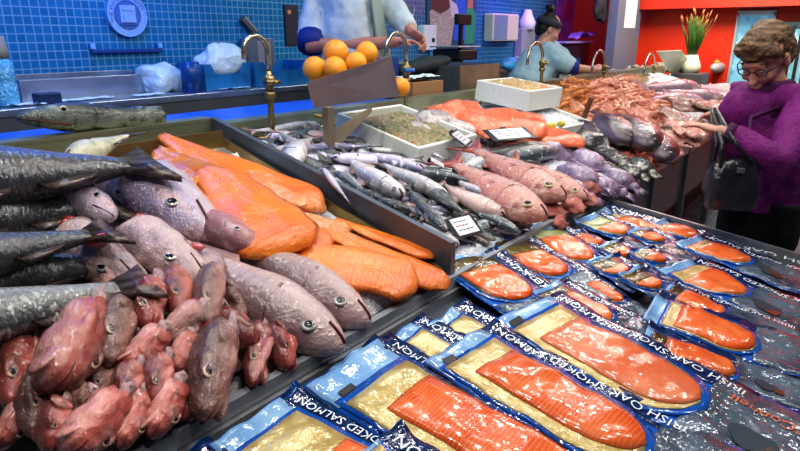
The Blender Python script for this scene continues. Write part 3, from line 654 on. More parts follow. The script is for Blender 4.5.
def pack(label,A,B,C,E,lh,lt,head='gold',gold=.25,text=None,band=.26,fil=PSAL,wave=.006,off=.0,tailtext=None,tabs=False,tailfilm=True,wf=1.0,sky=.09):
    """A,B: head corners (B on the lettered side), C: tail end middle, E: tip of the salmon window"""
    PK[0]+=1; sd=PK[0]*3.7
    a=on('salmon',*A,lh); b=on('salmon',*B,lh); c=on('salmon',*C,lt); e=on('salmon',*E,lt*.6+lh*.4)
    h=(a+b)/2; n0=nsurf('salmon'); x=(c-h).normalized(); z=(n0-x*n0.dot(x)).normalized(); y=z.cross(x)
    if (b-a).dot(y)<0: y=-y; flip=-1
    else: flip=1
    W=(b-a).dot(y)*wf; L=(c-h).length; fe=max(.3,min(.95,(e-h).dot(x)/L))
    R=Matrix((x,y,z)).transposed().to_4x4(); R.translation=h
    root=thing('salmon_packet',label,'salmon packet',mw=R,group='blue packets of sliced salmon')
    def base(px,py):
        u=px/L
        return wave*1.6*noise.noise(V((px*9,py*6,sd)))+wave*.9*noise.noise(V((px*25,py*18,sd)))+.016*max(0,1-u/.07)*(.6+noise.noise(V((py*20,sd,0))))
    def sheet(u0,u1,v0,v1,zo,round_=0,nu=26,nv=8,dome=0,edge=0,neck=0):
        mb=MB(); vs=[]; fs=[]
        for i in range(nu+1):
            u=u0+(u1-u0)*i/nu; k=1.
            if round_:
                r=round_; d=(u-(u1-r))/r
                if d>0: k=max(.03,math.sqrt(max(0,1-d*d)))
            if neck:
                d=(u-u0)/(u1-u0); k*=1-neck*math.exp(-((d-.0)/.3)**2)*1.0 if d>0 else 1
            for j in range(nv+1):
                t=-1+2*j/nv; vc=(v0+v1)/2; v=vc+(v1-v0)/2*t*k
                X=u*L; Y=v*W
                if edge: 
                    ee=edge*noise.noise(V((X*14,Y*5,sd+9)))
                    if j in(0,nv): Y+=ee
                    if i in(0,nu): X+=ee*1.5
                dz=0
                if dome: dz=dome*(1-abs(t)**3.5)*min(1,(i/nu)/.08+.25)*min(1,(1-i/nu)/.1+.1)*(1+.25*noise.noise(V((X*16,Y*16,sd))))
                vs.append((X,Y,base(X,Y)+zo+dz))
        for i in range(nu):
            for j in range(nv): q=i*(nv+1)+j; fs.append((q,q+nv+1,q+nv+2,q+1))
        S=len(vs); vs+=[(p[0],p[1],p[2]-.0015-(.0 if not dome else .0)) for p in vs]
        fs+=[tuple(S+k for k in reversed(f)) for f in fs[:]]
        def rim(seq):
            for p,q in zip(seq,seq[1:]): fs.append((p,S+p,S+q,q))
        top=[i*(nv+1) for i in range(nu+1)]; bot=[i*(nv+1)+nv for i in range(nu+1)]
        rim(top[::-1]); rim(bot); rim([j for j in range(nv+1)]); rim([nu*(nv+1)+j for j in range(nv+1)][::-1])
        return mb.add(vs,fs)
    bv=.5-band
    sheet(0,1,-.5,.5,.0,edge=.007,nv=12,nu=34).build('pouch',PBLUE,root)
    sheet(.0,min(1,fe+.1),bv,.5,.0022,edge=.004,nv=5).build('label_band',PNAVY,root)
    sheet(.005,sky,-.49,bv+.02,.003,edge=.004,nu=6).build('head_film',PSKY,root)
    if tailfilm and fe<.9: sheet(fe-.02,1,-.47,.46,.0030,edge=.006,nu=14).build('tail_film',PSIL,root)
    sheet(sky*.8,fe+.022,-.47,bv+.05,.0042,round_=.16*W/L*2.2+.02).build('blue_border',PBLUE,root)
    hm={'gold':PGOLD,'dark':PDGOLD,'green':PGREEN}[head]
    sheet(sky,fe-.006,-.43,bv+.0,.0062,round_=.15*W/L*2.2+.02).build('board',hm,root)
    sheet(sky+(fe-sky)*gold*.5,fe-.012,-.40+off,bv-.015,.0080,round_=.15*W/L*2.2+.02,dome=.013,nv=12).build('salmon_slice',fil,root)
    def put(s,size,u_end,vc,name,m,zo):
        me=text_mesh(s,size); xs=[v.co.x for v in me.vertices]; ys=[v.co.y for v in me.vertices]
        if not xs: return
        x1=max(xs); yc=(max(ys)+min(ys))/2
        for v in me.vertices:
            X=u_end*L+(x1-v.co.x); Y=vc*W-(v.co.y-yc); v.co=V((X,Y,base(X,Y)+zo))
        link(name,me,m,root,False)
    if text and L>.26: put(text,W*band*(.52 if W>.13 else .27),.05,.5-band*.52,'lettering',LETT,.0062)
    if tailtext: put(tailtext,W*.135,fe+.045,.24,'lettering',LETR,.0062)
    if tailtext or tabs=='emblem':
        mb=MB(); q=[]
        for k in range(16):
            t=2*PI*k/16; rr=W*.15*(1+.15*math.sin(3*t)); X=(fe+.16)*L+rr*math.cos(t); Y=-.14*W+rr*.8*math.sin(t); q.append((X,Y,base(X,Y)+.0066))
        mb.add(q,[tuple(range(16))]); mb.build('emblem',mat('emblem_dark',(.05,.07,.09),.3,coat=1),root)
        mb=MB(); q=[]
        for (s1,s2) in ((-1,-1),(1,-1),(1,1),(-1,1)):
            X=(fe+.23)*L+s1*W*.06; Y=-.2*W+s2*W*.07; q.append((X,Y,base(X,Y)+.0072))
        mb.add(q,[(0,1,2,3)]); mb.build('emblem_patch',mat('emblem_brown',(.14,.06,.035),.3,coat=1),root)
    if tabs is True:
        for k,vv in enumerate((-.32,)):
            mb=MB(); q=[]
            for (s1,s2) in ((-1,-1),(1,-1),(1,1),(-1,1)):
                X=sky*.75*L+s1*W*.03; Y=vv*W+s2*W*.07; q.append((X,Y,base(X,Y)+.0075))
            mb.add(q,[(0,1,2,3)]); mb.build('label_tab',BLACK,root)
    return root
FULL='IRISH OAK SMOKED SALMON'
# under layer first
pack('low packet along the far right edge of the tray, mostly covered',(592,216),(610,204),(765,258),(690,236),.006,.006,'gold',text=FULL,band=.5)
pack('coral salmon packet under the one by the tray edge, near the far corner',(652,229),(664,216),(735,250),(700,238),.012,.010,'gold',.3)
pack('far corner packet with a square green-gold window, behind all the small ones',(577,224),(598,211),(655,244),(633,233),.014,.012,'green',.9,text=FULL)
pack('small packet left of the far corner one, light green at its head',(566,235),(580,227),(622,257),(606,246),.016,.014,'green',.45)
pack('thin salmon packet between the dark-windowed ones and the green-tinted packet',(578,283),(594,275),(655,324),(626,303),.012,.010,'gold',.3,sky=.04)
pack('packet beside the counter rim with a pale green tint at its head',(523,234),(556,217),(622,282),(600,260),.024,.014,'green',.5,text=FULL,sky=.14)
pack('second packet from the tray corner by the rim, dark olive window at its head',(489,245),(524,229),(604,302),(570,276),.030,.018,'dark',.75,text=FULL)
pack('packet at the tray corner by the fish divider, its bright blue edge overhanging',(446,273),(487,243),(566,322),(533,298),.036,.026,'dark',.55,text=FULL,sky=.05)
pack('small dark-windowed packet highest in the middle group',(602,252),(616,239),(652,266),(635,256),.026,.020,'dark',.9,text=FULL,sky=.05)
pack('small packet with a black-gold window, near the far right edge',(632,237),(648,225),(702,262),(669,243),.026,.020,'dark',.85,text=FULL,sky=.05)
pack('small dark-windowed packet in the centre of the tray, leftmost of its row',(589,267),(614,253),(652,286),(631,274),.034,.026,'dark',1.0,text=FULL,sky=.05)
pack('small dark-windowed packet right of the centre, below the black-gold one',(631,257),(648,245),(692,276),(667,264),.034,.026,'dark',.9,text=FULL,sky=.05)
pack('small packet with the largest dark window, right of the tray centre',(620,279),(642,265),(690,302),(663,288),.042,.034,'dark',1.0,text=FULL,sky=.05)
pack('long packet at the far right with its silver tail hanging past the tray edge',(678,247),(700,232),(812,285),(750,264),.026,.030,'gold',.3,tabs='emblem',text=FULL)
pack('long packet second at the right edge, gold head and wrinkled silver tail',(664,274),(692,254),(812,322),(754,292),.036,.038,'gold',.45,tabs='emblem',text=FULL)
pack('coral packet at the right, under the long gold-headed one',(655,299),(674,281),(800,342),(729,312),.040,.036,'dark',.4,text=FULL,sky=.04)
pack('plain orange packet left of the centre, wide blue rim at its tail',(530,296),(567,279),(668,350),(620,318),.038,.024,'dark',.4,text=FULL,sky=.05)
pack('bright orange packet with a pale flap standing at its head, right of centre',(641,321),(658,290),(812,362),(759,339),.050,.044,'gold',.25,sky=.12)
pack('bright orange packet below the flapped one, its silver tail over a green sheen',(633,349),(652,325),(812,398),(739,362),.046,.040,'dark',.35,tabs='emblem',sky=.05)
# partly hidden ones by the rim
pack('gold-headed packet by the rim, tucked under the two big packets',(424,331),(464,302),(600,385),(560,360),.022,.012,'gold',.9,text=FULL,band=.36)
pack('packet by the rim showing mostly its dark lettered band',(394,342),(420,315),(560,400),(500,380),.030,.014,'gold',1.,text=FULL,band=.45)
pack('dark blue packet head curled up beside the rim, left of the lettered band',(318,376),(378,338),(520,440),(480,420),.020,.010,'gold',.9,band=.3)
# big ones in front
pack('big gold-board salmon packet, furthest right of the large row, orange script on its tail',(505,333),(546,287),(812,462),(702,406),.060,.052,'gold',.30,text=FULL,fil=PSALP,off=.06,tailtext="K O'Connell",tabs=True,band=.23,sky=.07)
pack('big salmon packet in the middle of the large row, gold stamp on its fillet',(424,365),(492,322),(770,515),(656,441),.060,.056,'gold',.26,text=FULL,fil=PSALR,off=.10,tabs=True,band=.24,sky=.07)
pack('big salmon packet nearest the middle of the rim, deep orange ribbed fillet',(300,384),(394,337),(740,580),(610,500),.050,.054,'gold',.28,text=FULL,fil=PSALR,off=.13,tabs=True,band=.22,sky=.12)
pack('gold-headed salmon packet at the lower left beside the fish counter rim',(203,447),(302,390),(560,600),(430,520),.040,.046,'gold',.75,text=FULL,band=.24,sky=.08)
pack('dark blue packet corner at the bottom, lying over the ribbed salmon packet',(345,475),(396,422),(560,600),(480,540),.085,.07,'gold',.5,text=FULL,band=.45,sky=.03)
pack('navy packet corner furthest left at the foot of the rim',(140,488),(206,434),(400,640),(330,590),.046,.05,'gold',.4,band=.5,sky=.03)
# ------------------------------------------------------------------ right bed: mixed fish
random.seed(21)
B='mid'
MACK=mat('mackerel_skin',rough=.18,coat=.8,grad=[(.0,(.66,.66,.66)),(.4,(.55,.56,.58)),(.56,(.16,.20,.22)),(1,(.035,.05,.06))],noise_=[(9,(.05,.06,.07),.60,.68),(30,(.62,.62,.6),.6,.7)],bump=(60,.25),rand=.25)
SILV=mat('silver_fish_skin',rough=.18,coat=.8,grad=[(.0,(.70,.68,.68)),(.5,(.58,.56,.58)),(.75,(.30,.30,.33)),(1,(.10,.11,.13))],noise_=[(10,(.42,.36,.36),.5,.7),(40,(.75,.74,.74),.6,.7)],bump=(60,.25),rand=.2)
LILS=mat('lilac_silver_skin',rough=.16,coat=.9,grad=[(.0,(.72,.68,.80)),(.55,(.55,.50,.70)),(.8,(.22,.22,.36)),(1,(.08,.10,.18))],noise_=[(14,(.78,.76,.84),.55,.7)],bump=(60,.25),rand=.15)
BLKF=mat('black_fish_skin',rough=.2,coat=.8,grad=[(.0,(.26,.26,.26)),(.4,(.07,.08,.08)),(1,(.012,.016,.016))],noise_=[(12,(.30,.32,.30),.62,.7)],bump=(50,.3),rand=.3)
PNKF=mat('pink_belly_fish_skin',rough=.2,coat=.8,grad=[(.0,(.70,.48,.44)),(.5,(.60,.42,.38)),(.7,(.30,.25,.22)),(1,(.06,.06,.06))],noise_=[(12,(.72,.62,.56),.55,.7)],bump=(60,.25),rand=.15)
REDF=mat('red_snapper_skin',rough=.2,coat=.8,grad=[(.0,(.72,.50,.45)),(.35,(.66,.38,.32)),(.65,(.56,.24,.20)),(1,(.40,.13,.11))],noise_=[(5,(.70,.44,.36),.52,.68),(10,(.30,.085,.07),.58,.7),(40,(.75,.55,.48),.6,.7)],bump=[(16,.2),(60,.4)],rand=.08)
FINR=mat('red_fin',(.42,.12,.09),.3,coat=.5,noise_=[(12,(.25,.06,.05),.45,.7)])
FIND=mat('dark_thin_fin',(.10,.10,.10),.3,coat=.5)
def slim(skin,fm,seed,bend=0): return fish('slim_fish',P_MACK,skin,fm,eye=(.41,.012,0,.018),mouth=(.5,.45,-.008),tail='fork',tailw=.09,taill=.12,seed=seed,gill=.27,bend=bend,gm=GILLM)
SL={'m':slim(MACK,FIND,1,.12),'s':slim(SILV,FINP,2,-.15),'l':slim(LILS,FIND,3,.1),'b':slim(BLKF,FIND,4,-.1),'p':slim(PNKF,FINP,5,.15)}
RS=fish('red_snapper',P_RED,REDF,FINR,eye=(.37,.03,0,.035),mouth=(.5,.43,-.035),tail='fork',tailw=.16,taill=.15,seed=3,gill=.2,gm=GILLM,iris=IRISY)
SM=[ # kind, head px, tail px, lift, tail lift, roll, dors, girth, label
 ('s',(322,125),(252,133),.06,.06,0,1,.9,'long pale fish lying along the rear upstand beside the tall divider'),
 ('s',(286,165),(306,136),.07,.08,10,1,1.6,'whitish round-headed fish pointing at the divider near the back corner'),
 ('l',(300,150),(372,146),.07,.07,20,-1,.9,'lilac silver fish pointing left, just in front of the white prawn box'),
 ('l',(424,169),(342,151),.11,.09,10,1,1.1,'bright lilac-white fish on top, pointing at the small white price card'),
 ('l',(330,158),(424,162),.09,.10,-10,1,.8,'slender violet-blue fish under the bright lilac-white one'),
 ('l',(322,167),(350,204),.15,.10,30,1,.8,'small silver fish hanging its tail over the divider'),
 ('s',(402,196),(340,158),.09,.08,15,1,1.3,'grey-headed silvery fish pointing down into the black fish'),
 ('s',(446,196),(374,163),.10,.09,10,1,1.2,'long cream-bellied fish across the middle of the heap'),
 ('m',(420,172),(486,187),.12,.10,30,-1,1.3,'black-backed mackerel on top, pointing left towards the lilac fish'),
 ('b',(414,178),(470,216),.09,.09,10,1,1.2,'dark green-black mackerel slanting down beside the pink-bellied fish'),
 ('p',(506,216),(436,185),.10,.10,15,-1,1.4,'pink-bellied fish left of the red snappers'),
 ('m',(520,232),(470,208),.08,.08,0,1,1.3,'dark-headed mackerel at the front rim, just right of the black-framed price card'),
 ('s',(512,206),(446,178),.12,.11,10,1,1.,'striped silver fish touching the nearer red snapper'),
 ('b',(446,232),(404,186),.09,.10,20,1,.75,'thin black fish curving down to the front price card'),
 ('b',(384,200),(352,188),.06,.06,0,1,1.9,'stubby black fish against the divider'),
 ('b',(410,212),(372,196),.07,.07,0,1,1.8,'black fish in shadow below the grey-headed one'),
 ('s',(432,220),(396,204),.06,.06,0,1,1.7,'speckled pale fish low in the heap near the divider end'),
 ('m',(336,172),(372,196),.07,.06,0,-1,1.2,'mackerel lying along the divider behind the hanging silver fish'),
 ('b',(330,130),(268,142),.05,.05,0,1,.9,'dark thin fish behind the whitish round-headed one'),
 ('m',(376,170),(322,150),.06,.05,10,1,1.1,'green-backed mackerel at the foot of the orange stand post'),
 ('b',(318,146),(276,150),.06,.06,10,1,1.3,'black fish tucked beside the divider at the back corner'),
 ('s',(470,236),(430,214),.06,.05,0,1,1.6,'grey fish under the front price card'),
 ('m',(500,160),(440,180),.09,.08,20,1,1.1,'blue-black mackerel behind the red snapper tails'),
 ('l',(416,146),(446,160),.08,.08,10,1,1.2,'lilac fish beside the two white cards'),
 ('m',(556,150),(486,160),.09,.08,10,1,1.0,'blue-grey fish stretched behind the farther red snapper'),
 ('s',(458,246),(416,222),.06,.06,10,1,1.5,'grey-white fish in the front corner where the divider meets the rim'),
 ('b',(446,240),(408,216),.05,.05,0,1,1.6,'dark fish in the front corner against the divider'),
 ('s',(440,226),(414,206),.085,.085,15,1,1.5,'speckled cream fish left of the black-framed price card'),
 ('b',(550,146),(478,152),.10,.09,0,-1,.9,'dark blue fish in front of the coral fillets'),
]
for k,h,t,l,lt,ro,d,g,lab in SM:
    nm={'m':'mackerel','s':'silver_fish','l':'lilac_silver_fish','b':'black_fish','p':'pink_bellied_fish'}[k]
    lay(SL[k],nm,lab,'fish',B,h[0],h[1],t[0],t[1],l,lt,ro,d,g*1.35,group='slim whole fish heaped beyond the divider')
for i in range(110):   # the fish lower in the heap
    px=random.uniform(285,505); py=138+(px-285)*.36+random.uniform(-20,18); a=math.radians(random.choice((35,25,200,215,20,160))+random.uniform(-15,15)); l=random.uniform(17,27)
    k=random.choice('mmsbbsl'); f=random.uniform(.03,.06)
    lay(SL[k],'small_fish','small silver and black fish packed low in the heap beyond the divider','fish',B,px+math.cos(a)*l,py+math.sin(a)*l*.6,px-math.cos(a)*l,py-math.sin(a)*l*.6,f,f,random.uniform(-20,20),random.choice((1,-1)),random.uniform(1.4,2.1),group='small fish packed low in the heap')
for i in range(70):   # front strip by the rim and the strip under the foam box
    if i<46: px=random.uniform(380,520); py=250-(px-455)*.42 if px>455 else 200+(px-380)*.62; py=py-random.uniform(6,34)
    else: px=random.uniform(300,420); py=136+(px-300)*.12+random.uniform(-4,14)
    a=math.radians(random.choice((30,200,215,20,10))+random.uniform(-15,15)); l=random.uniform(17,25); f=random.uniform(.03,.055)
    lay(SL[random.choice('mmsbblp')],'small_fish','small dark and silver fish tucked in the front and back edges of the heap','fish',B,px+math.cos(a)*l,py+math.sin(a)*l*.6,px-math.cos(a)*l,py-math.sin(a)*l*.6,f,f,random.uniform(-20,20),random.choice((1,-1)),random.uniform(1.4,2.),group='small fish along the edges of the heap')
for lab,a in (('nearer red snapper with a big round eye, mouth at the front edge',(543,220,448,160,.12,.13,12,1,1.25)),
              ('farther red snapper, its head beside the lilac cuttlefish',(563,200,468,146,.12,.13,10,1,1.25)),
              ('red snapper mostly hidden between the farther one and the cuttlefish',(586,200,510,158,.07,.09,20,1,1.15))):
    hx,hy,tx,ty,l,lt,ro,d,g=a; lay(RS,'red_snapper',lab,'fish',B,hx,hy,tx,ty,l,lt,ro,d,g,group='red snappers')
# lumpy scraps of red fish
REDM=mat('raw_red_fish',(.55,.15,.12),.25,coat=.8,noise_=[(14,(.68,.34,.28),.5,.65),(30,(.28,.05,.045),.56,.7)],bump=[(40,.5)],rand=.2)
PINKM=mat('raw_pink_fish',(.66,.34,.27),.25,coat=.8,noise_=[(10,(.42,.17,.13),.52,.68),(30,(.80,.60,.50),.56,.7)],bump=[(30,.5)],rand=.2)
BRPK=mat('brown_pink_fish',(.36,.20,.16),.25,coat=.8,noise_=[(6,(.18,.09,.08),.5,.66),(16,(.62,.42,.36),.56,.68)],bump=[(20,.5),(60,.3)],rand=.2)
def lump_mesh(seed,rx,ry,rz,k=.35,f=3.):
    mb=MB(); mb.ell((0,0,0),(rx,ry,rz),22,14)
    mb.v=[p*(1+k*noise.noise(V((p.x/rx,p.y/ry,p.z/rz))*f*.5+V((seed*5.3,0,0)))+k*.4*noise.noise(V((p.x/rx,p.y/ry,p.z/rz))*f*1.6+V((0,seed*5.3,0)))) for p in mb.v]; return mb
def lumps(name,label,cat,group,m,pts,rz,s=B,k=.35,f=3.,labs=None):
    protos=[]
    for i in range(4): o=lump_mesh(i+len(name),1,1,1,k,f).build(name,m); STASH.append(o); protos.append(o)
    for i,(px,py,w,h,l,an) in enumerate(pts):
        c=protos[i%4].copy(); COL.objects.link(c); P=on(s,px,py,l); d=depth_of(P)
        ax=w/FPX*d/2; ay=h/FPX*d*1.35/2
        n=nsurf(s); x=(V((math.cos(math.radians(an)),math.sin(math.radians(an)),0))); x=(x-n*n.dot(x)).normalized(); y=n.cross(x)
        M=Matrix((x*ax,y*ay,n*rz)).transposed().to_4x4(); M.translation=P; c.matrix_world=M; c.name=name
        tag(c,labs[i] if labs else label,cat,group)
lumps('red_fish_piece','raw red fish piece at the front rim below the red snappers','fish piece','raw red fish pieces by the front rim',REDM,
 [(556,212,26,16,.05,20),(572,206,24,18,.06,50),(584,198,22,20,.05,0),(574,190,18,14,.08,30),(560,224,16,10,.04,10),(590,188,18,16,.06,70)],.03,k=.6,f=4)
# cuttlefish, lilac and dark
CUT_L=mat('lilac_cuttlefish',(.33,.25,.36),.2,coat=.9,noise_=[(4,(.20,.14,.22),.48,.66),(12,(.50,.42,.56),.54,.7)],bump=[(20,.2)],rand=.18)
CUT_D=mat('dark_cuttlefish',(.055,.055,.06),.2,coat=.9,noise_=[(2.2,(.55,.54,.46),.55,.62),(12,(.02,.02,.02),.54,.7)],bump=[(20,.3)],rand=.3)
def cuttle(m,seed):
    r=proto('cuttlefish'); b=lump_mesh(seed,.5,.27,.2,.18,3); b.build('mantle',m,r)
    mb=MB(); q=[]
    for i in range(28):
        t=2*PI*i/28; k=1+.06*math.sin(9*t+seed); q.append((.52*math.cos(t)*k-.02,.34*math.sin(t)*k))
    mb.prism(q,.03,Matrix.Translation((0,0,-.08))); mb.build('fin_skirt',m,r)
    mb=MB(); mb.ell((.52,0,-.02),(.14,.13,.11),12,8); mb.build('head',m,r)
    for i in range(5):
        mb=MB(); a=(i-2)*.3; mb.tube([(.6,.05*(i-2),-.03),(.74,.08*(i-2),-.05),(.86,.1*(i-2)+.03*math.sin(i*2),-.07)],[.035,.026,.01],6); mb.build('tentacle',m,r)
    return r
CL,CDk=cuttle(CUT_L,1),cuttle(CUT_D,6)
CUTS=[(CL,534,153,566,148,.06,1.0,'bright lilac cuttlefish furthest back, beside the coral fillets'),(CL,572,152,606,168,.07,1.,'lilac cuttlefish behind the dark shiny ones'),
 (CL,560,166,602,184,.08,.9,'lilac cuttlefish in the middle, pointing to the front rim'),(CL,582,180,622,192,.06,1.,'grey-violet cuttlefish at the front rim'),
 (CL,552,180,590,196,.05,1.,'violet cuttlefish next to the hidden red snapper'),(CL,604,170,634,186,.05,1.,'rounded violet cuttlefish close to the front rim'),
 (CL,546,150,574,160,.05,1.,'small lilac cuttlefish beside the bright one'),
 (CDk,572,146,606,142,.06,.9,'slim black cuttlefish in front of the white ice box'),(CDk,592,152,622,158,.07,1.2,'black and white cuttlefish at the back of the dark group'),
 (CDk,606,158,632,166,.08,1.2,'black cuttlefish with a white belly patch in the dark group'),(CDk,618,166,642,176,.06,1.2,'black and cream cuttlefish nearest the front rim'),
 (CDk,596,164,620,174,.06,1.1,'dark cuttlefish between the lilac and the cream-patched ones'),(CDk,630,160,652,172,.05,1.2,'dark cuttlefish beside the red prawn clumps')]
for p,tx,ty,hx,hy,l,g,lab in CUTS: lay(p,'cuttlefish',lab,'cuttlefish',B,hx,hy,tx,ty,l,l,90 if 0 else -90,1,g*1.15,group='cuttlefish')
# plump purple fish overlapping like shingles
PURP=mat('purple_fish_skin',rough=.16,coat=1,grad=[(.0,(.15,.105,.17)),(.35,(.075,.05,.065)),(.7,(.045,.028,.03)),(1,(.02,.012,.014))],noise_=[(5,(.12,.085,.12),.52,.7)],bump=[(20,.15),(70,.2)],rand=.1)
PF=fish('purple_fish',P_OVAL,PURP,PURP,eye=(.42,.05,0,.02),mouth=None,tail='round',tailw=.1,taill=.08,gill=None,pect=False,dors=False,seed=2,lump=.03)
for lab,a in (('plump purple fish furthest left, partly under its neighbour',(608,142,582,120,.09,.11,10,-1,1.0)),
 ('plump purple fish second from the white box, violet shine on its side',(628,143,596,112,.13,.15,10,-1,1.0)),
 ('plump purple fish in the middle of the four, dark outline against the prawns',(650,148,622,115,.14,.16,10,-1,1.0)),
 ('plump purple fish furthest right, leaning to the front rim',(666,160,644,128,.10,.13,10,-1,1.0))):
    hx,hy,tx,ty,l,lt,ro,d,g=a; lay(PF,'purple_fish',lab,'fish',B,hx,hy,tx,ty,l,lt,ro,d,g*.95,1.5,group='plump purple fish')
# coral salmon fillets
for lab,p,a in (('folded coral salmon fillet furthest back against the upstand',6,(482,118,428,112,.10,.09,30,0)),
 ('broad coral salmon fillet behind the white card',6,(548,134,450,114,.12,.10,34,0)),
 ('coral salmon fillet lying under the white card, in front of the ice box',7,(582,142,480,136,.10,.09,26,0)),
 ('coral salmon fillet with a drooping corner nearest the two price cards',7,(530,142,466,124,.09,.10,26,0))):
    hx,hy,tx,ty,l,lt,wp,ti=a; lay_fillet(FP[p],lab,'mid',hx,hy,tx,ty,l,lt,wp,ti,name='coral_fillet',w0=.22 if p==6 else .2,group='coral salmon fillets')
# grey squid beside the fillets
SQ=mat('grey_squid',(.50,.45,.42),.22,coat=.8,noise_=[(7,(.30,.24,.24),.5,.66),(20,(.62,.60,.52),.55,.7)],bump=[(24,.3)],rand=.2)
sq=cuttle(SQ,3)
for lab,a in (('grey squid at the back by the end of the long white box',(450,122,414,128,.07)),('greenish grey squid behind the two price cards',(478,134,440,126,.08)),('grey squid lying in the corner of the long white box',(434,134,404,126,.085))):
    hx,hy,tx,ty,l=a; lay(sq,'squid',lab,'squid',B,hx,hy,tx,ty,l,l,-90,1,1.2,group='grey squid')
# ------------------------------------------------------------------ polystyrene boxes
FOAM=mat('white_foam',(.78,.80,.74),.6,noise_=[(60,(.68,.70,.64),.5,.7)],bump=(80,.15))
def foam_box(label,c,ang,lx,ly,h,tiltx=0,tilty=0,th=.022):
    r=thing('foam_box',label,'box',mw=Matrix.Translation(c)@Euler((tiltx,tilty,ang)).to_matrix().to_4x4())
    mb=MB(); mb.box((0,0,th/2),(lx-.03,ly-.03,th)); mb.build('base',FOAM,r,False)
    for sx,sy,dx,dy in ((1,0,th,ly),(-1,0,th,ly),(0,1,lx-2*th,th),(0,-1,lx-2*th,th)):
        mb=MB(); mb.box((sx*(lx/2-th/2),sy*(ly/2-th/2),h/2),(dx,dy,h),bev=.005); mb.build('side',FOAM,r,False)
    return r
n=nsurf('mid'); tx=math.atan(SURF['mid'][1])
b1c=on('mid',405,143,.02); box1=foam_box('long white foam box holding small green-brown prawns, behind the slim fish',b1c,.0,.50,.50,.10,tx*.9)
b2c=on('mid',517,103,.10); box2=foam_box('white foam box heaped with small cooked shrimps, in front of the steel bins',b2c,-.1,.40,.40,.125,tx*.45)
b3c=on('mid',545,128,.015); box3=foam_box('white foam box with ice standing below the shrimp box',b3c,-.1,.44,.40,.09,tx*.9)
def fill(box,name,label,cat,lx,ly,z,m,dome=.03,seed=1,kind='stuff'):
    mb=MB(); vs=[];fs=[]; N=40
    for i in range(N+1):
        for j in range(N+1):
            x=-lx/2+lx*i/N; y=-ly/2+ly*j/N; e=min(1,min(i,N-i,j,N-j)/5)
            vs.append((x,y,z+dome*e+.012*noise.noise(V((x*38,y*38,seed)))+.008*noise.noise(V((x*90,y*90,seed)))))
    for i in range(N):
        for j in range(N): a=i*(N+1)+j; fs.append((a,a+N+1,a+N+2,a+1))
    mb.add(vs,fs); o=mb.build(name,m); o.matrix_world=box.matrix_world.copy(); tag(o,label,cat,kind=kind); return o
BRP=mat('green_brown_prawns',(.26,.24,.10),.3,coat=.6,vor=(60,(.50,.42,.26),.1,.4),noise_=[(24,(.42,.24,.12),.5,.62),(40,(.10,.13,.04),.55,.65)],bump=[(70,.8)])
SHR=mat('cooked_shrimps',(.62,.42,.20),.3,coat=.6,vor=(60,(.74,.52,.28),.1,.4),noise_=[(8,(.70,.26,.10),.5,.62),(40,(.45,.40,.14),.55,.65)],bump=[(70,.8)])
fill(box1,'small_prawn_mass','tiny green-brown prawns filling the long white foam box','prawns',.445,.445,.06,BRP,.03,1)
fill(box2,'small_shrimp_mass','tiny cooked orange and green shrimps filling the white foam box','shrimps',.345,.345,.09,SHR,.04,2)
fill(box3,'box_ice','crushed ice in the lower white foam box','ice',.385,.345,.06,ICE,.02,3)
# lemons on the ice
LEM=mat('lemon_green',(.60,.58,.08),.35,noise_=[(20,(.45,.52,.08),.5,.7)],bump=(60,.2))
for i,(px,py,lab) in enumerate(((561,124,'lemon wedge on the ice, nearest the purple fish'),(551,126,'pale lemon wedge on the ice beside the shrimp box'))):
    mb=MB(); mb.ell((0,0,0),(.03,.018,.02),14,9); mb.ell((.03,0,0),(.008,.006,.006),8,6); o=mb.build('lemon_wedge',LEM); o.location=on('mid',px,py,.13); o.rotation_euler=(.3,.2,1.2+i); tag(o,lab,'lemon')
# ------------------------------------------------------------------ prawns
PRA=mat('pink_prawn_shell',(.76,.33,.22),.25,coat=.8,noise_=[(3,(.82,.52,.42),.5,.66),(7,(.66,.20,.10),.55,.7)],bump=(20,.2),rand=.18)
PRO=mat('orange_prawn_shell',(.62,.22,.06),.25,coat=.8,noise_=[(3,(.70,.36,.14),.5,.66),(7,(.40,.13,.03),.55,.7)],bump=(20,.2),rand=.2)
PRR=mat('red_prawn_shell',(.55,.16,.10),.25,coat=.8,noise_=[(3,(.72,.38,.30),.5,.66)],bump=(20,.2),rand=.25)
def prawn(m,seed,curl=2.3):
    r=proto('prawn'); mb=MB(); pts=[];rs=[]; R=.5/ (curl/2)
    N=22
    for i in range(N+1):
        u=i/N; a=curl*u; pts.append((R*math.sin(a)-.25,0,R*math.cos(a)-R*.8))
        w=.085*(1-.62*u)*(1 if u>.12 else .35+.65*u/.12); rs.append(w*(1.06 if (i%3) else .9))
    mb.tube(pts,rs,8); mb.build('body',m,r)
    e=V(pts[-1]); d=(V(pts[-1])-V(pts[-2])).normalized()
    mb=MB()
    for k in (-1,0,1):
        s=V((0,k*.05,0)); mb.tube([e,e+d*.08+s,e+d*.15+s*1.6],[.02,.035,.008],6,)
    mb.build('tail_fan',m,r)
    for k in range(4):
        i=4+k*3; p=V(pts[i]); c=V((-.25,0,-R*.8)); q=(c-p).normalized(); mb=MB(); mb.tube([p,p+q*.12+V((.03,.03,0)),p+q*.19],[.016,.01,.004],5); mb.build('leg',m,r)
    for s in (1,-1):
        mb=MB(); mb.tube([V(pts[0]),V(pts[0])+V((-.2,s*.06,.06)),V(pts[0])+V((-.42,s*.16,.0))],[.008,.006,.003],5); mb.build('antenna',m,r)
    return r
PP=prawn(PRA,1); PO=prawn(PRO,2,1.6); PR=prawn(PRR,3,2.6)
def inpoly(x,y,P):
    c=False
    for i in range(len(P)):
        (x1,y1),(x2,y2)=P[i],P[i-1]
        if (y1>y)!=(y2>y) and x<(x2-x1)*(y-y1)/(y2-y1)+x1: c=not c
    return c
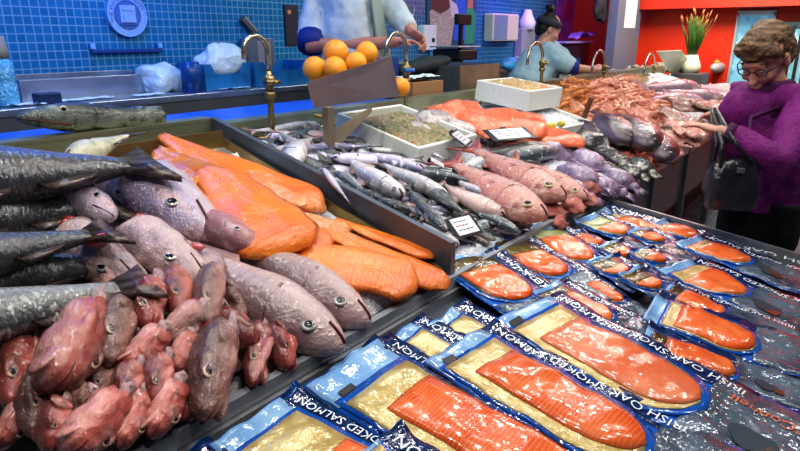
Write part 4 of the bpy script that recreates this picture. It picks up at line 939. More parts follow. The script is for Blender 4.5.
def heap(name,label,cat,poly,h,m,s=B,seed=1,n=30):
    """bumpy mound whose foot follows the outline poly (picture px on the bed)"""
    W=[on(s,x,y,0) for x,y in poly]; P2=[(p.x,p.y) for p in W]
    cx=sum(p[0] for p in P2)/len(P2); cy=sum(p[1] for p in P2)/len(P2)
    rings=[]; 
    full=[]
    for i in range(len(P2)):
        a,b=P2[i],P2[(i+1)%len(P2)]
        for k in range(6): full.append((a[0]+(b[0]-a[0])*k/6,a[1]+(b[1]-a[1])*k/6))
    for r in range(12):
        f=1-r/11.5; ring=[]
        for (x,y) in full:
            X=cx+(x-cx)*f; Y=cy+(y-cy)*f; z=zsurf(s,Y)+.01+h*(1-f**2.2)+.02*(1-f)*noise.noise(V((X*14,Y*14,seed)))
            ring.append(V((X,Y,z)))
        rings.append(ring)
    mb=MB(); mb.loft(rings,True); o=mb.build(name,m); tag(o,label,cat,kind='stuff')
    return P2,(cx,cy),h
def heap_z(H,s,X,Y):
    P2,(cx,cy),h=H; lo,hi=0,1.
    # radial fraction: where does (X,Y) sit between centre and rim
    f=1.
    for i in range(1,41):
        q=i/40
        if inpoly(cx+(X-cx)/q,cy+(Y-cy)/q,P2): f=q; break
    return zsurf(s,Y)+.01+h*(1-f**2.2)
def strew(H,s,p,n,size,name,label,cat,group,seed,lift=.012):
    random.seed(seed); P2=H[0]; xs=[q[0] for q in P2]; ys=[q[1] for q in P2]; k=0
    while k<n:
        X=random.uniform(min(xs),max(xs)); Y=random.uniform(min(ys),max(ys))
        if not inpoly(X,Y,P2): continue
        k+=1; z=heap_z(H,s,X,Y)+lift*random.uniform(.6,2.2)
        c=tree_copy(p); sc=size*random.uniform(.85,1.2)
        M=Matrix.Translation((X,Y,z))@Euler((random.uniform(-1.7,-1.1)if random.random()<.7 else random.uniform(-.4,.4),random.uniform(-.4,.4),random.uniform(0,6.28))).to_matrix().to_4x4()@Matrix.Scale(sc,4)
        c.matrix_world=M; c.name=name; tag(c,label,cat,group)
PRM=mat('prawn_mass',(.60,.22,.14),.3,coat=.6,vor=(30,(.78,.42,.32),.1,.5),noise_=[(16,(.40,.10,.05),.5,.65)],bump=[(50,.7)])
PRMO=mat('orange_prawn_mass',(.48,.17,.05),.3,coat=.6,vor=(30,(.64,.32,.12),.1,.5),noise_=[(16,(.28,.09,.02),.5,.65)],bump=[(50,.7)])
H1=heap('prawn_mass','pink prawns at the bottom of the big heap by the rear upstand','prawns',[(572,134),(566,92),(600,84),(640,92),(676,118),(668,140),(640,128),(608,128)],.13,PRM)
H2=heap('prawn_mass','orange prawns at the bottom of the heap next to the shrimp box','prawns',[(556,134),(546,96),(566,88),(592,88),(590,132)],.12,PRMO)
H3=heap('prawn_mass','red prawns at the bottom of the low heap by the front rim','prawns',[(606,152),(628,140),(662,156),(662,168),(640,178),(624,166)],.06,PRM)
strew(H1,B,PP,190,.20,'pink_prawn','pink cooked prawn in the big heap by the rear upstand','prawn','pink prawns in the big heap',1)
strew(H2,B,PO,60,.19,'orange_prawn','orange-brown prawn in the heap next to the shrimp box','prawn','orange prawns in the heap',2)
strew(H3,B,PR,60,.14,'red_prawn','small red prawn in the low heap by the front rim','prawn','red prawns by the front rim',3)
# brown metal strip dividing the prawns
mb=MB(); p=on(B,578,134,.0); mb.box((0,0,.12),(.03,.03,.26),bev=.004); o=mb.build('prawn_divider',mat('brown_strip',(.16,.075,.04),.35,.4)); o.location=p; o.rotation_euler=(tx,0,.1); tag(o,'dark brown upright strip between the orange and pink prawn heaps','divider')
# ------------------------------------------------------------------ far end of the counter: skate wings, frames and lilac fish
SKA=[fillet_proto(30+i,m,w0=.3,th=.09,wav=.06,tip=.6) for i,m in enumerate((BRPK,PINKM,BRPK,PINKM))]
for i,(lab,k,a) in enumerate((
 ('dark brown wrinkled fish wing at the back of the pale pile',0,(742,112,668,104,.20,.16,34)),
 ('brown-pink fish wing with a folded edge above the reaching hand',2,(752,122,690,104,.17,.2,34)),
 ('brown wrinkled fish wing at the left of the pile beside the prawns',0,(700,128,662,110,.14,.14,26)),
 ('pale pink fish wing in the middle of the pile',1,(706,134,664,122,.14,.14,28)),
 ('pale pink fish wing at the front rim under the reaching hand',3,(700,146,664,134,.11,.12,24)),
 ('cream pink fish wing lowest at the front rim, beside the purple fish',1,(684,156,660,146,.08,.09,18)),
 ('pink fish wing between the purple fish and the reaching hand',3,(704,140,676,128,.17,.17,24)))):
    hx,hy,tx_,ty,l,lt,wp=a; lay_fillet(SKA[k],lab,'mid',hx,hy,tx_,ty,l,lt,wp*.62,0,name='fish_wing',cat='fish wing',w0=.3,group='wrinkled fish wings',tk=1.3)
lumps('pink_fish_scrap','ragged pale pink fish scrap on the pile of wings','fish piece','pale pink scraps on the wing pile',PINKM,
 [(662+(i%4)*9+(i*7%5),126+(i//4)*7-(i%4)*1.5+(i*3%4),random.Random(i+9).uniform(9,16),random.Random(i+7).uniform(3,5),random.Random(i+3).uniform(.10,.15),i*47) for i in range(16)],.014,k=.7,f=5)
LILF=mat('far_lilac_fish_skin',rough=.2,coat=.8,grad=[(.0,(.62,.52,.58)),(.5,(.46,.34,.42)),(1,(.20,.14,.20))],noise_=[(9,(.66,.45,.46),.5,.68)],bump=(40,.3),rand=.2)
lf=fish('lilac_fish',P_GAD,LILF,FINP,eye=(.365,.035,0,.027),tail='cut',seed=9,gill=.21)
for i,(hx,hy,tx_,ty) in enumerate(((706,104,650,92),(724,100,664,90),(742,102,684,90),(716,112,690,96),(756,108,716,92),(700,90,640,86),(740,94,690,86),(768,104,726,90),(690,100,644,98),(776,112,742,98))):
    lay(lf,'lilac_fish',('pinkish lilac fish laid out at the far end of the counter'),'fish',B,hx,hy,tx_,ty,.06+.02*(i%3),.08,15,1 if i%2 else -1,1.1,group='lilac fish at the far end')
OLV=mat('olive_fish_skin',rough=.25,coat=.6,grad=[(.0,(.42,.40,.24)),(.5,(.22,.22,.10)),(1,(.07,.08,.03))],noise_=[(9,(.34,.30,.14),.5,.68)],bump=(40,.3))
ol=fish('olive_fish',P_LONG,OLV,OLV,eye=(.40,.014,0,.017),tail='cut',seed=5)
for hx,tx_,lab in ((606,668,'long olive fish lying along the rear upstand behind the prawns'),(664,606,'second long olive fish on the rear upstand, nearer the prawns')):
    P=onY(hx,86 if hx<650 else 88,2.02 if hx<650 else 1.98); Q=onY(tx_,86 if hx<650 else 88,2.02 if hx<650 else 1.98)
    x,y,z=frame(P,Q,V((0,-.2,1)),0,1); L=(P-Q).length; c=tree_copy(ol); M=Matrix((x*L,y*L*.9,z*L*.9)).transposed().to_4x4(); M.translation=(P+Q)/2; c.matrix_world=M; c.name='olive_fish'; tag(c,lab,'fish')
# ------------------------------------------------------------------ price cards
CARDW=mat('card_white',(.80,.82,.86),.35,coat=.6,noise_=[(20,(.68,.66,.72),.56,.7)])
CARDK=mat('card_frame',(.02,.022,.03),.3,coat=.6)
INK=mat('card_ink',(.10,.12,.20),.6); INKR=mat('card_ink_red',(.40,.06,.08),.6)
def card(label,px,py,lift,w,h,yw,tilt,frame_=True,s=B,panel=False):
    P=on(s,px,py,lift); r=thing('price_card',label,'price card',mw=Matrix.Translation(P)@Euler((tilt,0,yw)).to_matrix().to_4x4())
    if frame_: mb=MB(); mb.box((0,0,0),(w,h,.004),bev=.001); mb.build('frame',CARDK,r,False)
    mb=MB(); mb.box((.0,0,.003),(w*(.78 if frame_ else 1),h*(.8 if frame_ else 1),.003)); mb.build('card_face',CARDW,r,False)
    random.seed(int(px))
    for k in range(3):
        mb=MB(); x=-w*.3
        for q in range(4):
            ww=random.uniform(.06,.13)*w; mb.box((x+ww/2,h*(.22-.2*k),.0052),(ww,h*.035,.0008)); x+=ww+.03*w
        if panel and k==0: pass
        for i in range(1): mb.build('handwriting',INKR if k==1 and panel else INK,r,False)
    mb=MB(); mb.box((0,h*.5+.004,-.004),(.03,.012,.016)); mb.build('clip',CARDK,r,False)
    return r
card('black-framed white price card standing at the front rim by the divider end',464,226,.09,.125,.09,-.25,.65,True,panel=True)
card('small white price card among the lilac silver fish',437,163,.15,.075,.06,.6,.5,False)
card('white price card in the middle of the back fish, before the squid',461,138,.15,.16,.10,.35,.6,True)
card('white card with a dark edge lying on the coral fillets',510,134,.165,.26,.12,-.45,.35,True)
# ------------------------------------------------------------------ things on the blue wall and the bench
WF=WY-.002
PLQ=mat('plaque_cast',(.22,.40,.72),.4,bump=(30,.3)); PLQD=mat('plaque_recess',(.05,.14,.42),.45)
P=onY(125.5,15,WF); d=depth_of(P); R0=.135
pl=thing('round_plaque','round pale blue cast plaque with raised lettering on the tiled wall','plaque',P)
def disc(r,y0,y1,n=48):
    mb=MB(); mb.loft([[V((r*math.cos(2*PI*k/n),y0,r*math.sin(2*PI*k/n))) for k in range(n)],[V((r*math.cos(2*PI*k/n),y1,r*math.sin(2*PI*k/n))) for k in range(n)]]); return mb
def ring(r,t,y,n=48):
    mb=MB(); pts=[(r*math.cos(2*PI*k/n),y,r*math.sin(2*PI*k/n)) for k in range(n+1)]; mb.tube(pts,t,8); return mb
flat(disc(R0,0,-.025).build('disc',PLQ,pl)); ring(R0*.97,.006,-.025).build('rim',PLQ,pl); ring(R0*.64,.005,-.025).build('inner_ring',PLQD,pl)
flat(disc(R0*.6,-.02,-.0275).build('recess',PLQD,pl))
mb=MB(); mb.box((0,-.03,.005),(R0*.78,.01,R0*.8),bev=.003); mb.box((0,-.036,-.02),(R0*.5,.006,R0*.35)); mb.box((0,-.036,.035),(R0*.6,.006,R0*.12))
flat(mb.build('building_emblem',PLQ,pl))
mb=MB(); mb.box((0,-.035,-.058),(R0*.86,.004,.006)); flat(mb.build('ground_line',PLQD,pl))
def arc_text(s,size,r,a0,parent,m,y):
    me=text_mesh(s,size)
    for v in me.vertices:
        a=a0-v.co.x/r; rr=r+v.co.y; v.co=V((rr*math.cos(a),y,rr*math.sin(a)))
    return link('lettering',me,m,parent,False)
arc_text('THE ENGLISH MARKET',.032,R0*.72,math.radians(205),pl,mat('plaque_letter',(.04,.10,.34),.5),-.0265)
# script painted on the tiles, mostly behind the man
me=text_mesh('Seafood',.27); xs=max(v.co.x for v in me.vertices)
P=onY(412,26,WF-.002)
for v in me.vertices: v.co=V(((v.co.x-xs)*.42+v.co.y*.28,0,v.co.y))
o=link('wall_lettering',me,mat('script_white',(.62,.75,.85),.5),None,False); o.location=P; tag(o,'pale slanted script letters on the tiles right of the man in white','lettering')
def wallbox(name,label,cat,x0,y0,x1,y1,dep,m,bev=.01,Y=WF):
    A=onY(x0,(y0+y1)/2,Y); Bq=onY(x1,(y0+y1)/2,Y); zt=onY((x0+x1)/2,y0,Y).z; zb=onY((x0+x1)/2,y1,Y).z
    r=thing(name,label,cat,((A.x+Bq.x)/2,Y,(zt+zb)/2)); w=abs(Bq.x-A.x); h=zt-zb
    mb=MB(); mb.box((0,-dep/2-.003,0),(w,dep,h),bev=bev); mb.build('casing',m,r,False); return r,w,h,dep
GRYP=mat('grey_plastic',(.30,.35,.40),.4)
r,w,h,dp_=wallbox('soap_dispenser','white soap dispenser left of the market poster','dispenser',417,25,430,50,.09,WHITEP,.015)
mb=MB(); mb.box((w*.2,-dp_-.005,-h*.1),(w*.18,.01,h*.16)); mb.build('window',BLACK,r,False)
r,w,h,dp_=wallbox('small_wall_box','small pale blue box below the soap dispenser','box',429,50,441,59,.06,mat('pale_blue_plastic',(.25,.55,.85),.4),.008); mb=MB(); mb.box((0,-dp_-.002,h*.2),(w*.8,.004,h*.2)); mb.build('lid',WHITEP,r,False)
r,w,h,dp_=wallbox('towel_dispenser','cream paper towel dispenser with a grey side on the tiles','dispenser',483,14,509,41,.14,mat('cream_plastic',(.62,.66,.50),.4),.02)
mb=MB(); mb.box((-w*.22,-dp_-.003,0),(w*.5,.008,h*.9),bev=.003); mb.build('cover',mat('grey_blue_cover',(.20,.33,.38),.35),r,False)
mb=MB(); mb.box((w*.05,-dp_*.6,-h*.5-.01),(w*.7,dp_*.3,.02)); mb.build('slot',BLACK,r,False)
r,w,h,dp_=wallbox('bottle_dispenser','tall grey wall dispenser with an upturned bottle behind the bending woman','dispenser',514,28,527,57,.12,GRYP,.015)
mb=MB(); mb.tube([(0,-.08,h*.45),(0,-.08,h*.7),(0,-.08,h*.95),(.01,-.08,h*1.1)],[w*.27,w*.29,w*.17,w*.12],12); mb.build('bottle',WHITEP,r)
mb=MB(); mb.box((0,-.08,-h*.5),(w*1.0,.1,.06),bev=.01); mb.build('tray',WHITEP,r,False)
r,w,h,dp_=wallbox('socket_box','white socket box with a round black centre on the blue tiles','socket',211,50,230,63,.04,WHITEP,.005)
mb=disc(w*.19,-dp_-.001,-dp_-.012,20); flat(mb.build('socket',BLACK,r))
STG=mat('grey_dispenser_steel',(.22,.27,.33),.35,.6)
r,w,h,dp_=wallbox('steel_dispenser','tall grey steel dispenser behind the first tap','dispenser',240,38,266,76,.10,STG,.008)
mb=MB(); mb.box((w*.1,-dp_-.004,0),(w*.5,.008,h*.86)); mb.build('front_plate',STEEL,r,False)
r,w,h,dp_=wallbox('knife_rack','dark slanting knife rack on the tiles above the steel dispenser','rack',238,22,254,29,.05,STEELD,.004); r.rotation_euler=(0,.75,0)
mb=MB(); mb.box((0,-dp_-.003,h*.25),(w*.95,.006,h*.3)); mb.build('magnet_strip',STEEL,r,False)
r,w,h,dp_=wallbox('dark_notice','dark notice board left of the man with a small orange mark','notice',284,5,297,45,.02,mat('notice_dark',(.03,.025,.04),.5),.003)
mb=MB(); mb.ell((-w*.2,-dp_-.004,h*.32),(w*.14,.004,h*.06)); mb.build('orange_mark',mat('notice_orange',(.6,.25,.12),.5),r)
r,w,h,dp_=wallbox('rail_shadow_bar','dark blue bar standing for a rail shadow on the tiles below the plaque','shadow',90,49,160,52.5,.03,mat('rail_shadow_blue',(.01,.05,.22),.4),.003)  # shadow of a rail on the tiles, built as a thin dark bar
for sx in (-.48,.48):
    mb=MB(); mb.box((sx*w,-.02,.03),(.03,.02,.035),bev=.004); mb.build('hook',mat('rail_hook',(.2,.4,.75),.4),r,False)
# market photograph: poster with three shoppers shown as flat shapes
r,w,h,dp_=wallbox('market_poster','colour photograph poster of people in speckled, blue and green clothes','poster',426,-14,475,48,.012,mat('poster_ground',(.03,.09,.16),.5),.001)
def flatpoly(parent,name,m,pts,y):
    mb=MB(); mb.prism(pts,.0015,Matrix(((1,0,0,0),(0,0,-1,y),(0,1,0,0),(0,0,0,1)))); return mb.build(name,m,parent,False)
SPK=mat('poster_speckled',(.50,.46,.38),.6,vor=(70,(.10,.07,.06),.25,.4)); 
def q(x,y): return ((x-450.5)/49*w,-(y-17)/62*h)
flatpoly(r,'speckled_dress',SPK,[q(*p) for p in ((428,12),(436,6),(448,8),(452,20),(449,46),(431,47))],-.014)
flatpoly(r,'dark_hair',mat('poster_hair',(.14,.05,.04),.6),[q(*p) for p in ((430,-6),(446,-6),(446,9),(438,14),(430,10))],-.015)
flatpoly(r,'blue_apron',mat('poster_blue',(.02,.14,.62),.5),[q(*p) for p in ((452,-8),(463,-8),(464,40),(452,40))],-.014)
flatpoly(r,'pale_sleeve',mat('poster_sleeve',(.55,.60,.62),.5),[q(*p) for p in ((446,-2),(454,4),(457,16),(449,17))],-.0155)
flatpoly(r,'green_shirt',mat('poster_green',(.03,.34,.16),.5),[q(*p) for p in ((464,8),(470,5),(475,12),(474,44),(463,44))],-.0145)
flatpoly(r,'face',mat('poster_skin',(.45,.22,.15),.5),[q(*p) for p in ((465,-6),(471,-6),(471,6),(465,7))],-.015)
# pink poster at the corner of the wall
r,w,h,dp_=wallbox('pink_poster','magenta and violet poster at the far end of the blue wall','poster',556,-14,576,40,.012,mat('poster_pink',(.62,.10,.52),.5,noise_=[(6,(.30,.12,.62),.45,.6),(9,(.70,.45,.75),.6,.7)]),.001)
flatpoly(r,'figure',mat('poster_magenta',(.55,.02,.22),.5),[(-w*.1,-h*.1),(w*.25,-h*.15),(w*.3,h*.2),(w*.05,h*.3),(-w*.12,h*.15)],-.014)
# bench goods
BF=BZ+.001
def bx(px,py): return onZ(px,py,BZ)
tgh=thing('steel_trough','long shallow steel trough standing on the bench against the tiles','trough'); A=onY(13,90,3.74); Bq=onY(143,84,3.74); zt=onY(80,76,3.74).z
cx=(A.x+Bq.x)/2; L_=Bq.x-A.x; tgh.location=(cx,3.74,BZ)
mb=MB(); mb.box((0,-.11,(zt-BZ)/2),(L_,.012,zt-BZ),bev=.003); mb.build('front',BENCHM,tgh,False)
mb=MB(); mb.box((0,.11,(zt-BZ)/2+.01),(L_,.012,zt-BZ+.02),bev=.003); mb.build('back',BENCHM,tgh,False)
mb=MB(); mb.box((0,0,.012),(L_,.22,.02)); mb.build('base',BENCHM,tgh,False)
for s in (-1,1): mb=MB(); mb.box((s*L_/2,0,(zt-BZ)/2),(.012,.23,zt-BZ)); mb.build('end',BENCHM,tgh,False)
PAP=mat('white_paper',(.72,.82,.88),.6)
for i,(px,py,w,dd,a,lab) in enumerate(((85,98,.30,.10,.1,'white paper sheet on the bench in front of the trough'),(25,99,.18,.12,-.2,'crumpled white paper next to the water bottle'),(150,98,.22,.10,.15,'white paper sheet in front of the plastic bag'),(232,89,.26,.09,0,'white paper sheet in front of the blue crates'))):
    P=onY(px,py,3.42 if i else 3.46); mb=MB(); vs=[];fs=[]
    for a1 in range(11):
        for b1 in range(7): vs.append((w*(a1/10-.5),dd*(b1/6-.5),.006+.012*max(0,noise.noise(V((a1*.5,b1*.6,i*3)))+.2)*(1.6 if i==1 else .6)))
    for a1 in range(10):
        for b1 in range(6): k=a1*7+b1; fs.append((k,k+7,k+8,k+1))
    mb.add(vs,fs); o=mb.build('paper_sheet',PAP); o.location=(P.x,min(P.y,3.48),BF); o.rotation_euler=(0,0,a); tag(o,lab,'paper')
o=MB(); o.box((0,0,.03),(.12,.07,.055),bev=.006); o=o.build('small_dark_box',mat('dark_blue_box',(.01,.03,.09),.4),None,False); o.location=(onY(48,103,3.40).x,3.40,BF); tag(o,'small dark blue box on the bench above the grey hake head','box')
BAGM=mat('white_bag',(.62,.74,.80),.25,coat=.6,bump=[(14,.7),(40,.4)],alpha=.93)
def crumple(name,label,cat,px,py,Y,rx,ry,rz,seed,m,z):
    mb=MB(); mb.ell((0,0,0),(rx,ry,rz),36,24)
    mb.v=[V((p.x,p.y,max(p.z,-rz*.8)))*(1+.45*noise.noise(p*9+V((seed,0,0)))+.16*abs(noise.noise(p*24+V((0,seed,0))))) for p in mb.v]
    o=mb.build(name,m); P=onY(px,py,Y); o.location=(P.x,Y,z+rz*.85); return tag(o,label,cat)
crumple('plastic_bag','crumpled white plastic bag on the bench right of the trough','bag',163,80,3.6,.15,.10,.095,3,BAGM,BZ)
CRT=mat('blue_crate_plastic',(.015,.17,.40),.35,noise_=[(8,(.01,.10,.28),.5,.7)])
def crate(label,x0,x1,Y,h):
    A=onY(x0,85,Y); Bq=onY(x1,82,Y); w=Bq.x-A.x; r=thing('blue_crate',label,'crate',((A.x+Bq.x)/2,Y,BF))
    dd=.30; t=.015
    for s in (-1,1):
        mb=MB(); pr=[(-w/2,0),(w/2,0),(w/2,h),(w*.36,h),(w*.28,h*.62),(-w*.28,h*.62),(-w*.36,h),(-w/2,h)]
        mb.prism(pr,t,Matrix(((1,0,0,0),(0,0,-1,s*(dd/2)),(0,1,0,0),(0,0,0,1)))); mb.build('long_side',CRT,r,False)
        mb=MB(); mb.box((s*(w/2-t/2),0,h/2),(t,dd-t*2,h)); mb.build('short_side',CRT,r,False)
        for k in (-.33,0,.33): pass
    mb=MB(); mb.box((0,0,t/2),(w-.01,dd-.01,t)); mb.build('base',CRT,r,False); return r
crate('blue plastic crate holding a white bag, left of the first tap',191,236,3.58,.165); crate('blue plastic crate behind the first tap, nearest the man',241,298,3.58,.165)
o=MB(); o.tube([(0,0,0),(0,0,.1),(0,0,.185)],[.055,.058,.06],20); o=o.build('blue_tub',mat('navy_tub',(.01,.06,.22),.3)); o.location=(onY(195,85,3.38).x,3.42,BF); tag(o,'dark blue round tub at the left end of the crates','tub')
crumple('white_bag','crumpled white bag standing up out of the left blue crate','bag',221,74,3.58,.16,.09,.11,8,BAGM,BZ+.09)
WAT=mat('blue_water_bottle',(.10,.42,.70),.12,coat=1,vor=(70,(.55,.85,.95),.1,.3),bump=[(60,.8)])
wb=thing('water_bottle','big clear blue bottle with a grey cap at the left end of the bench','bottle',(onY(2,80,3.45).x,3.45,BF))
hb=onY(3,57,3.45).z-BZ; mb=MB(); mb.tube([(0,0,0),(0,0,.02),(0,0,hb*.45),(0,0,hb*.5),(0,0,hb*.55),(0,0,hb*.9),(0,0,hb)],[.05,.062,.062,.055,.062,.06,.035],20); mb.build('bottle_body',WAT,wb)
mb=MB(); mb.tube([(0,0,hb-.005),(0,0,hb+.03),(0,0,hb+.10)],[.05,.05,.042],16); mb.build('cap',mat('grey_cap',(.25,.24,.20),.5),wb)
# sink cabinet behind the prawn boxes
SB=mat('warm_steel_sheet',(.36,.30,.22),.4,.6,noise_=[(4,(.24,.19,.13),.4,.7)])
Yf=2.30; A=onY(459,96,Yf); Bq=onY(499,92,Yf); zt=onY(460,66,Yf).z; w=Bq.x-A.x
sk=thing('steel_cabinet','open steel box on the rear ledge, its brownish front above the coral fillets','cabinet',(A.x+w/2,Yf,A.z-.25))
hh=zt-A.z+.25
mb=MB(); mb.box((0,.008,hh/2),(w,.016,hh)); mb.build('front_panel',SB,sk,False)
mb=MB(); mb.box((0,.85,hh/2),(w,.016,hh)); mb.build('back_panel',STEEL,sk,False)
mb=MB(); mb.box((-w/2,.42,hh/2),(.016,.84,hh)); mb.build('side_panel',STEELB,sk,False)
mb=MB(); mb.box((w/2,.42,hh/2),(.016,.84,hh)); mb.build('side_panel',STEELB,sk,False)
mb=MB(); mb.box((0,.42,hh-.12),(w-.03,.8,.012)); mb.build('base',STEEL,sk,False)
for x in (-w/2+.03,w/2-.03):
    for y in (.05,.8): mb=MB(); mb.box((x,y,-(sk.location.z-.26)/2),(.04,.04,sk.location.z-.26)); mb.build('leg',STEELD,sk,False)
# weighing scale and black cloth
P=onY(455,62,2.9); sc_=thing('weighing_scale','black weighing scale with a flat pan in front of the poster','scale',(P.x,2.9,zt+.0))
mb=MB(); mb.box((0,0,.05),(.30,.28,.09),bev=.015); mb.build('body',BLACK,sc_,False)
mb=MB(); mb.box((0,0,.115),(.36,.30,.012),bev=.005); mb.build('pan',STEEL,sc_,False)
mb=MB(); mb.box((.16,.05,.22),(.03,.03,.3)); mb.build('post',BLACK,sc_,False)
mb=MB(); mb.box((.16,.03,.34),(.22,.05,.09),bev=.01); mb.build('display',BLACK,sc_,False)
mb=MB(); mb.box((0,.0,-(zt-.26)/2),(.1,.1,zt-.26)); mb.box((0,0,-(zt-.26)+.015),(.3,.3,.03)); mb.build('pedestal',BLACK,sc_,False)
CLO=mat('black_cloth',(.015,.02,.03),.7,bump=(20,.5))
A=onY(398,72,2.55); Bq=onY(446,60,2.55); mb=MB(); N=18; rings=[]
for i in range(N+1):
    u=i/N; c=A.lerp(Bq,u); rr=.03+.03*math.sin(u*PI)+.012*noise.noise(V((u*6,0,2)))
    rings.append([c+V((0,rr*1.6*math.cos(2*PI*k/10),rr*math.sin(2*PI*k/10)*(1+.3*noise.noise(V((u*7,k,1)))))) for k in range(10)])
mb.loft(rings); o=mb.build('black_cloth',CLO); tag(o,'rolled black cloth lying over the steel box beside the second tap','cloth')
mb=MB(); P=onY(426,98,2.25); cz=P.z
ctn=thing('brown_carton','low brown carton behind the upstand with white paper on top','carton',(P.x,2.33,1.18))
CARD_=mat('brown_card',(.30,.17,.08),.6)
mb=MB(); mb.box((0,0,.05),(.34,.2,.10),bev=.004); mb.build('carton_body',CARD_,ctn,False); mb=MB(); mb.box((0,0,.102),(.345,.02,.003)); mb.build('flap',CARD_,ctn,False)
o=MB(); vs=[];fs=[]
for a1 in range(13):
    for b1 in range(9): vs.append((.32*(a1/12-.5),.17*(b1/8-.5),.012+.02*noise.noise(V((a1*.5,b1*.5,7)))+.012))
for a1 in range(12):
    for b1 in range(8): k=a1*9+b1; fs.append((k,k+9,k+10,k+1))
o.add(vs,fs); o=o.build('white_wrap',PAP); o.location=(P.x,2.33,1.285); tag(o,'white wrapping paper lying on the brown carton','paper')
crumple('blue_bag','light blue plastic bag on the bench behind the shrimp box','bag',512,64,2.9,.17,.1,.06,5,mat('sky_bag',(.05,.35,.72),.35,bump=(20,.5)),onY(512,70,2.9).z)
crumple('grey_cloth','grey damp cloth bundled beside the bending woman','cloth',515,77,2.32,.20,.10,.06,9,mat('grey_damp_cloth',(.30,.32,.34),.6,bump=(20,.5)),onY(610,84,2.3).z+.01)
# ------------------------------------------------------------------ brass taps on the rear rail
BRS=mat('old_brass',(.34,.26,.12),.32,.8,noise_=[(20,(.20,.15,.07),.45,.7)]); CHR=mat('aged_chrome',(.42,.40,.32),.25,.9)
rail=thing('tap_rail','brass water rail running along the rear upstand below the taps','pipe',(4,2.03,zm+.02))
mb=MB(); mb.tube([(1.58,2.035,zm+.01),(4.6,2.035,zm+.01),(7.4,2.035,zm+.01)],.014,10); mk(mb,'pipe',BRS,rail,True)
for x in (1.7,3.2,4.9,6.6): mb=MB(); mb.box((x,2.055,zm+.01),(.03,.06,.03),bev=.004); mk(mb,'bracket',BRS,rail)
for lab,bx_,by_,tx_,ty_,sx_ in (('tall brass tap nearest the divider, spout curling left',272,126,262,36,236),('brass tap with a blue lever, right of the oranges',406,106,406,33,384),('brass tap in front of the bending woman',541,84,540,42,523),('slim brass tap gripped by the bending woman',603,84,604,50,590),('thin brass tap in front of the red wall',653,82,653,53,641)):
    Pb=onY(bx_,by_,2.035); Pt=onY(tx_,ty_,2.035); Pt.x=Pb.x; h=Pt.z-Pb.z; w=abs(onY(sx_,ty_,2.035).x-onY(tx_,ty_,2.035).x)*.92; r_=w/2
    t=thing('brass_tap',lab,'tap',Pb); k=.011
    mb=MB(); mb.tube([(0,0,-.02),(0,0,h*.3),(0,0,h*.62)],k*1.15,10); mb.build('riser',BRS,t)
    pts=[(0,0,h*.6),(0,0,h-r_)]+[(-r_+r_*math.cos(a),0,h-r_+r_*math.sin(a)) for a in [PI*i/12 for i in range(1,13)]]+[(-w,0,h-r_-.03)]
    mb=MB(); mb.tube(pts,k,10); mb.build('spout',CHR,t)
    mb=MB()
    mb.tube([(0,0,h*.30),(0,0,h*.33),(0,0,h*.38),(0,0,h*.40)],[.014,.024,.024,.014],12)
    mb.tube([(0,0,h*.38),(0,0,h*.46),(0,0,h*.47),(0,0,h*.55),(0,0,h*.58)],[.017,.02,.026,.026,.015],12); mb.build('valve',BRS,t)
    mb=MB(); mb.tube([(-.03,-.02,h*.5),(.03,-.03,h*.5)],.011,8); mb.tube([(0,-.02,h*.5),(0,-.05,h*.5)],.009,8); mb.build('handle',mat('blue_lever',(.03,.15,.5),.4) if 'lever' in lab else BRS,t)
# ------------------------------------------------------------------ tilted steel tray of oranges on a post
Pb=on('mid',330,166,.0); D=depth_of(Pb)
TL,TR,BR_,BL=dp(308,82,D-.04),dp(391,56,D+.06),dp(399,96,D+.11),dp(315,108,D+.01)
st_=thing('orange_stand','tilted steel fruit tray tinted like a coppery reflection, on a post standing among the fish','stand',Pb)
REFLT=mat('reflection_tinted_steel',(.60,.47,.46),.3,.85,noise_=[(5,(.46,.36,.38),.4,.7)])  # reddish tint in the colour stands for orange fish mirrored in the plate
inv=Matrix.Translation(-Pb)
def mk2(mb,nm,m): mb.v=[p-Pb for p in mb.v]; return mb.build(nm,m,st_,False)
back=V((FW.x,FW.y,0)).normalized()*.20; lip=(TL-BL)*.45
mb=MB(); mb.slab(BL,BR_,TR,TL,.006); mk2(mb,'front_plate',REFLT)
mb=MB(); mb.slab(BL,BR_,BR_+back,BL+back,.006); mk2(mb,'tray_base',STEEL)
mb=MB(); mb.slab(BL+back,BR_+back,BR_+back+lip,BL+back+lip,.006); mk2(mb,'back_plate',STEEL)
mb=MB(); mb.slab(BL,TL,BL+back+lip,BL+back,.006); mk2(mb,'side_plate',STEEL)
mb=MB(); mb.slab(BR_,TR,BR_+back+lip,BR_+back,.006); mk2(mb,'side_plate',STEEL)
mc=(BL*.62+BR_*.38)+back*.4; zt_=dp(330,112,D).z; 
mb=MB(); mb.box((Pb.x,Pb.y,(Pb.z+zt_)/2),(.035,.035,zt_-Pb.z+.06),bev=.003); mk2(mb,'post',SB)
mb=MB(); a,b,c_,d_=dp(334,150,D),dp(336,128,D),dp(372,106,D+.05),dp(372,112,D+.05); mb.slab(a,b,c_,d_,.008); mk2(mb,'bracket',SB)
mb=MB(); mb.tube([dp(317,116,D-.02),dp(326,117,D)],.008,8); mb.ell(dp(316,116,D-.02),(.012,.012,.012)); mk2(mb,'clamp_screw',BRS)
mb=MB(); mb.box((Pb.x,Pb.y,Pb.z+.008),(.12,.12,.012)); mk2(mb,'foot_plate',STEEL)
ORA=mat('orange_peel',(.88,.33,.015),.35,noise_=[(5,(.85,.42,.05),.45,.7)],bump=[(90,.25)],coat=.2,rand=.08)
oran=proto('orange'); mb=MB(); mb.ell((0,0,0),(1,1,.95),24,16); mb.build('fruit',ORA,oran)
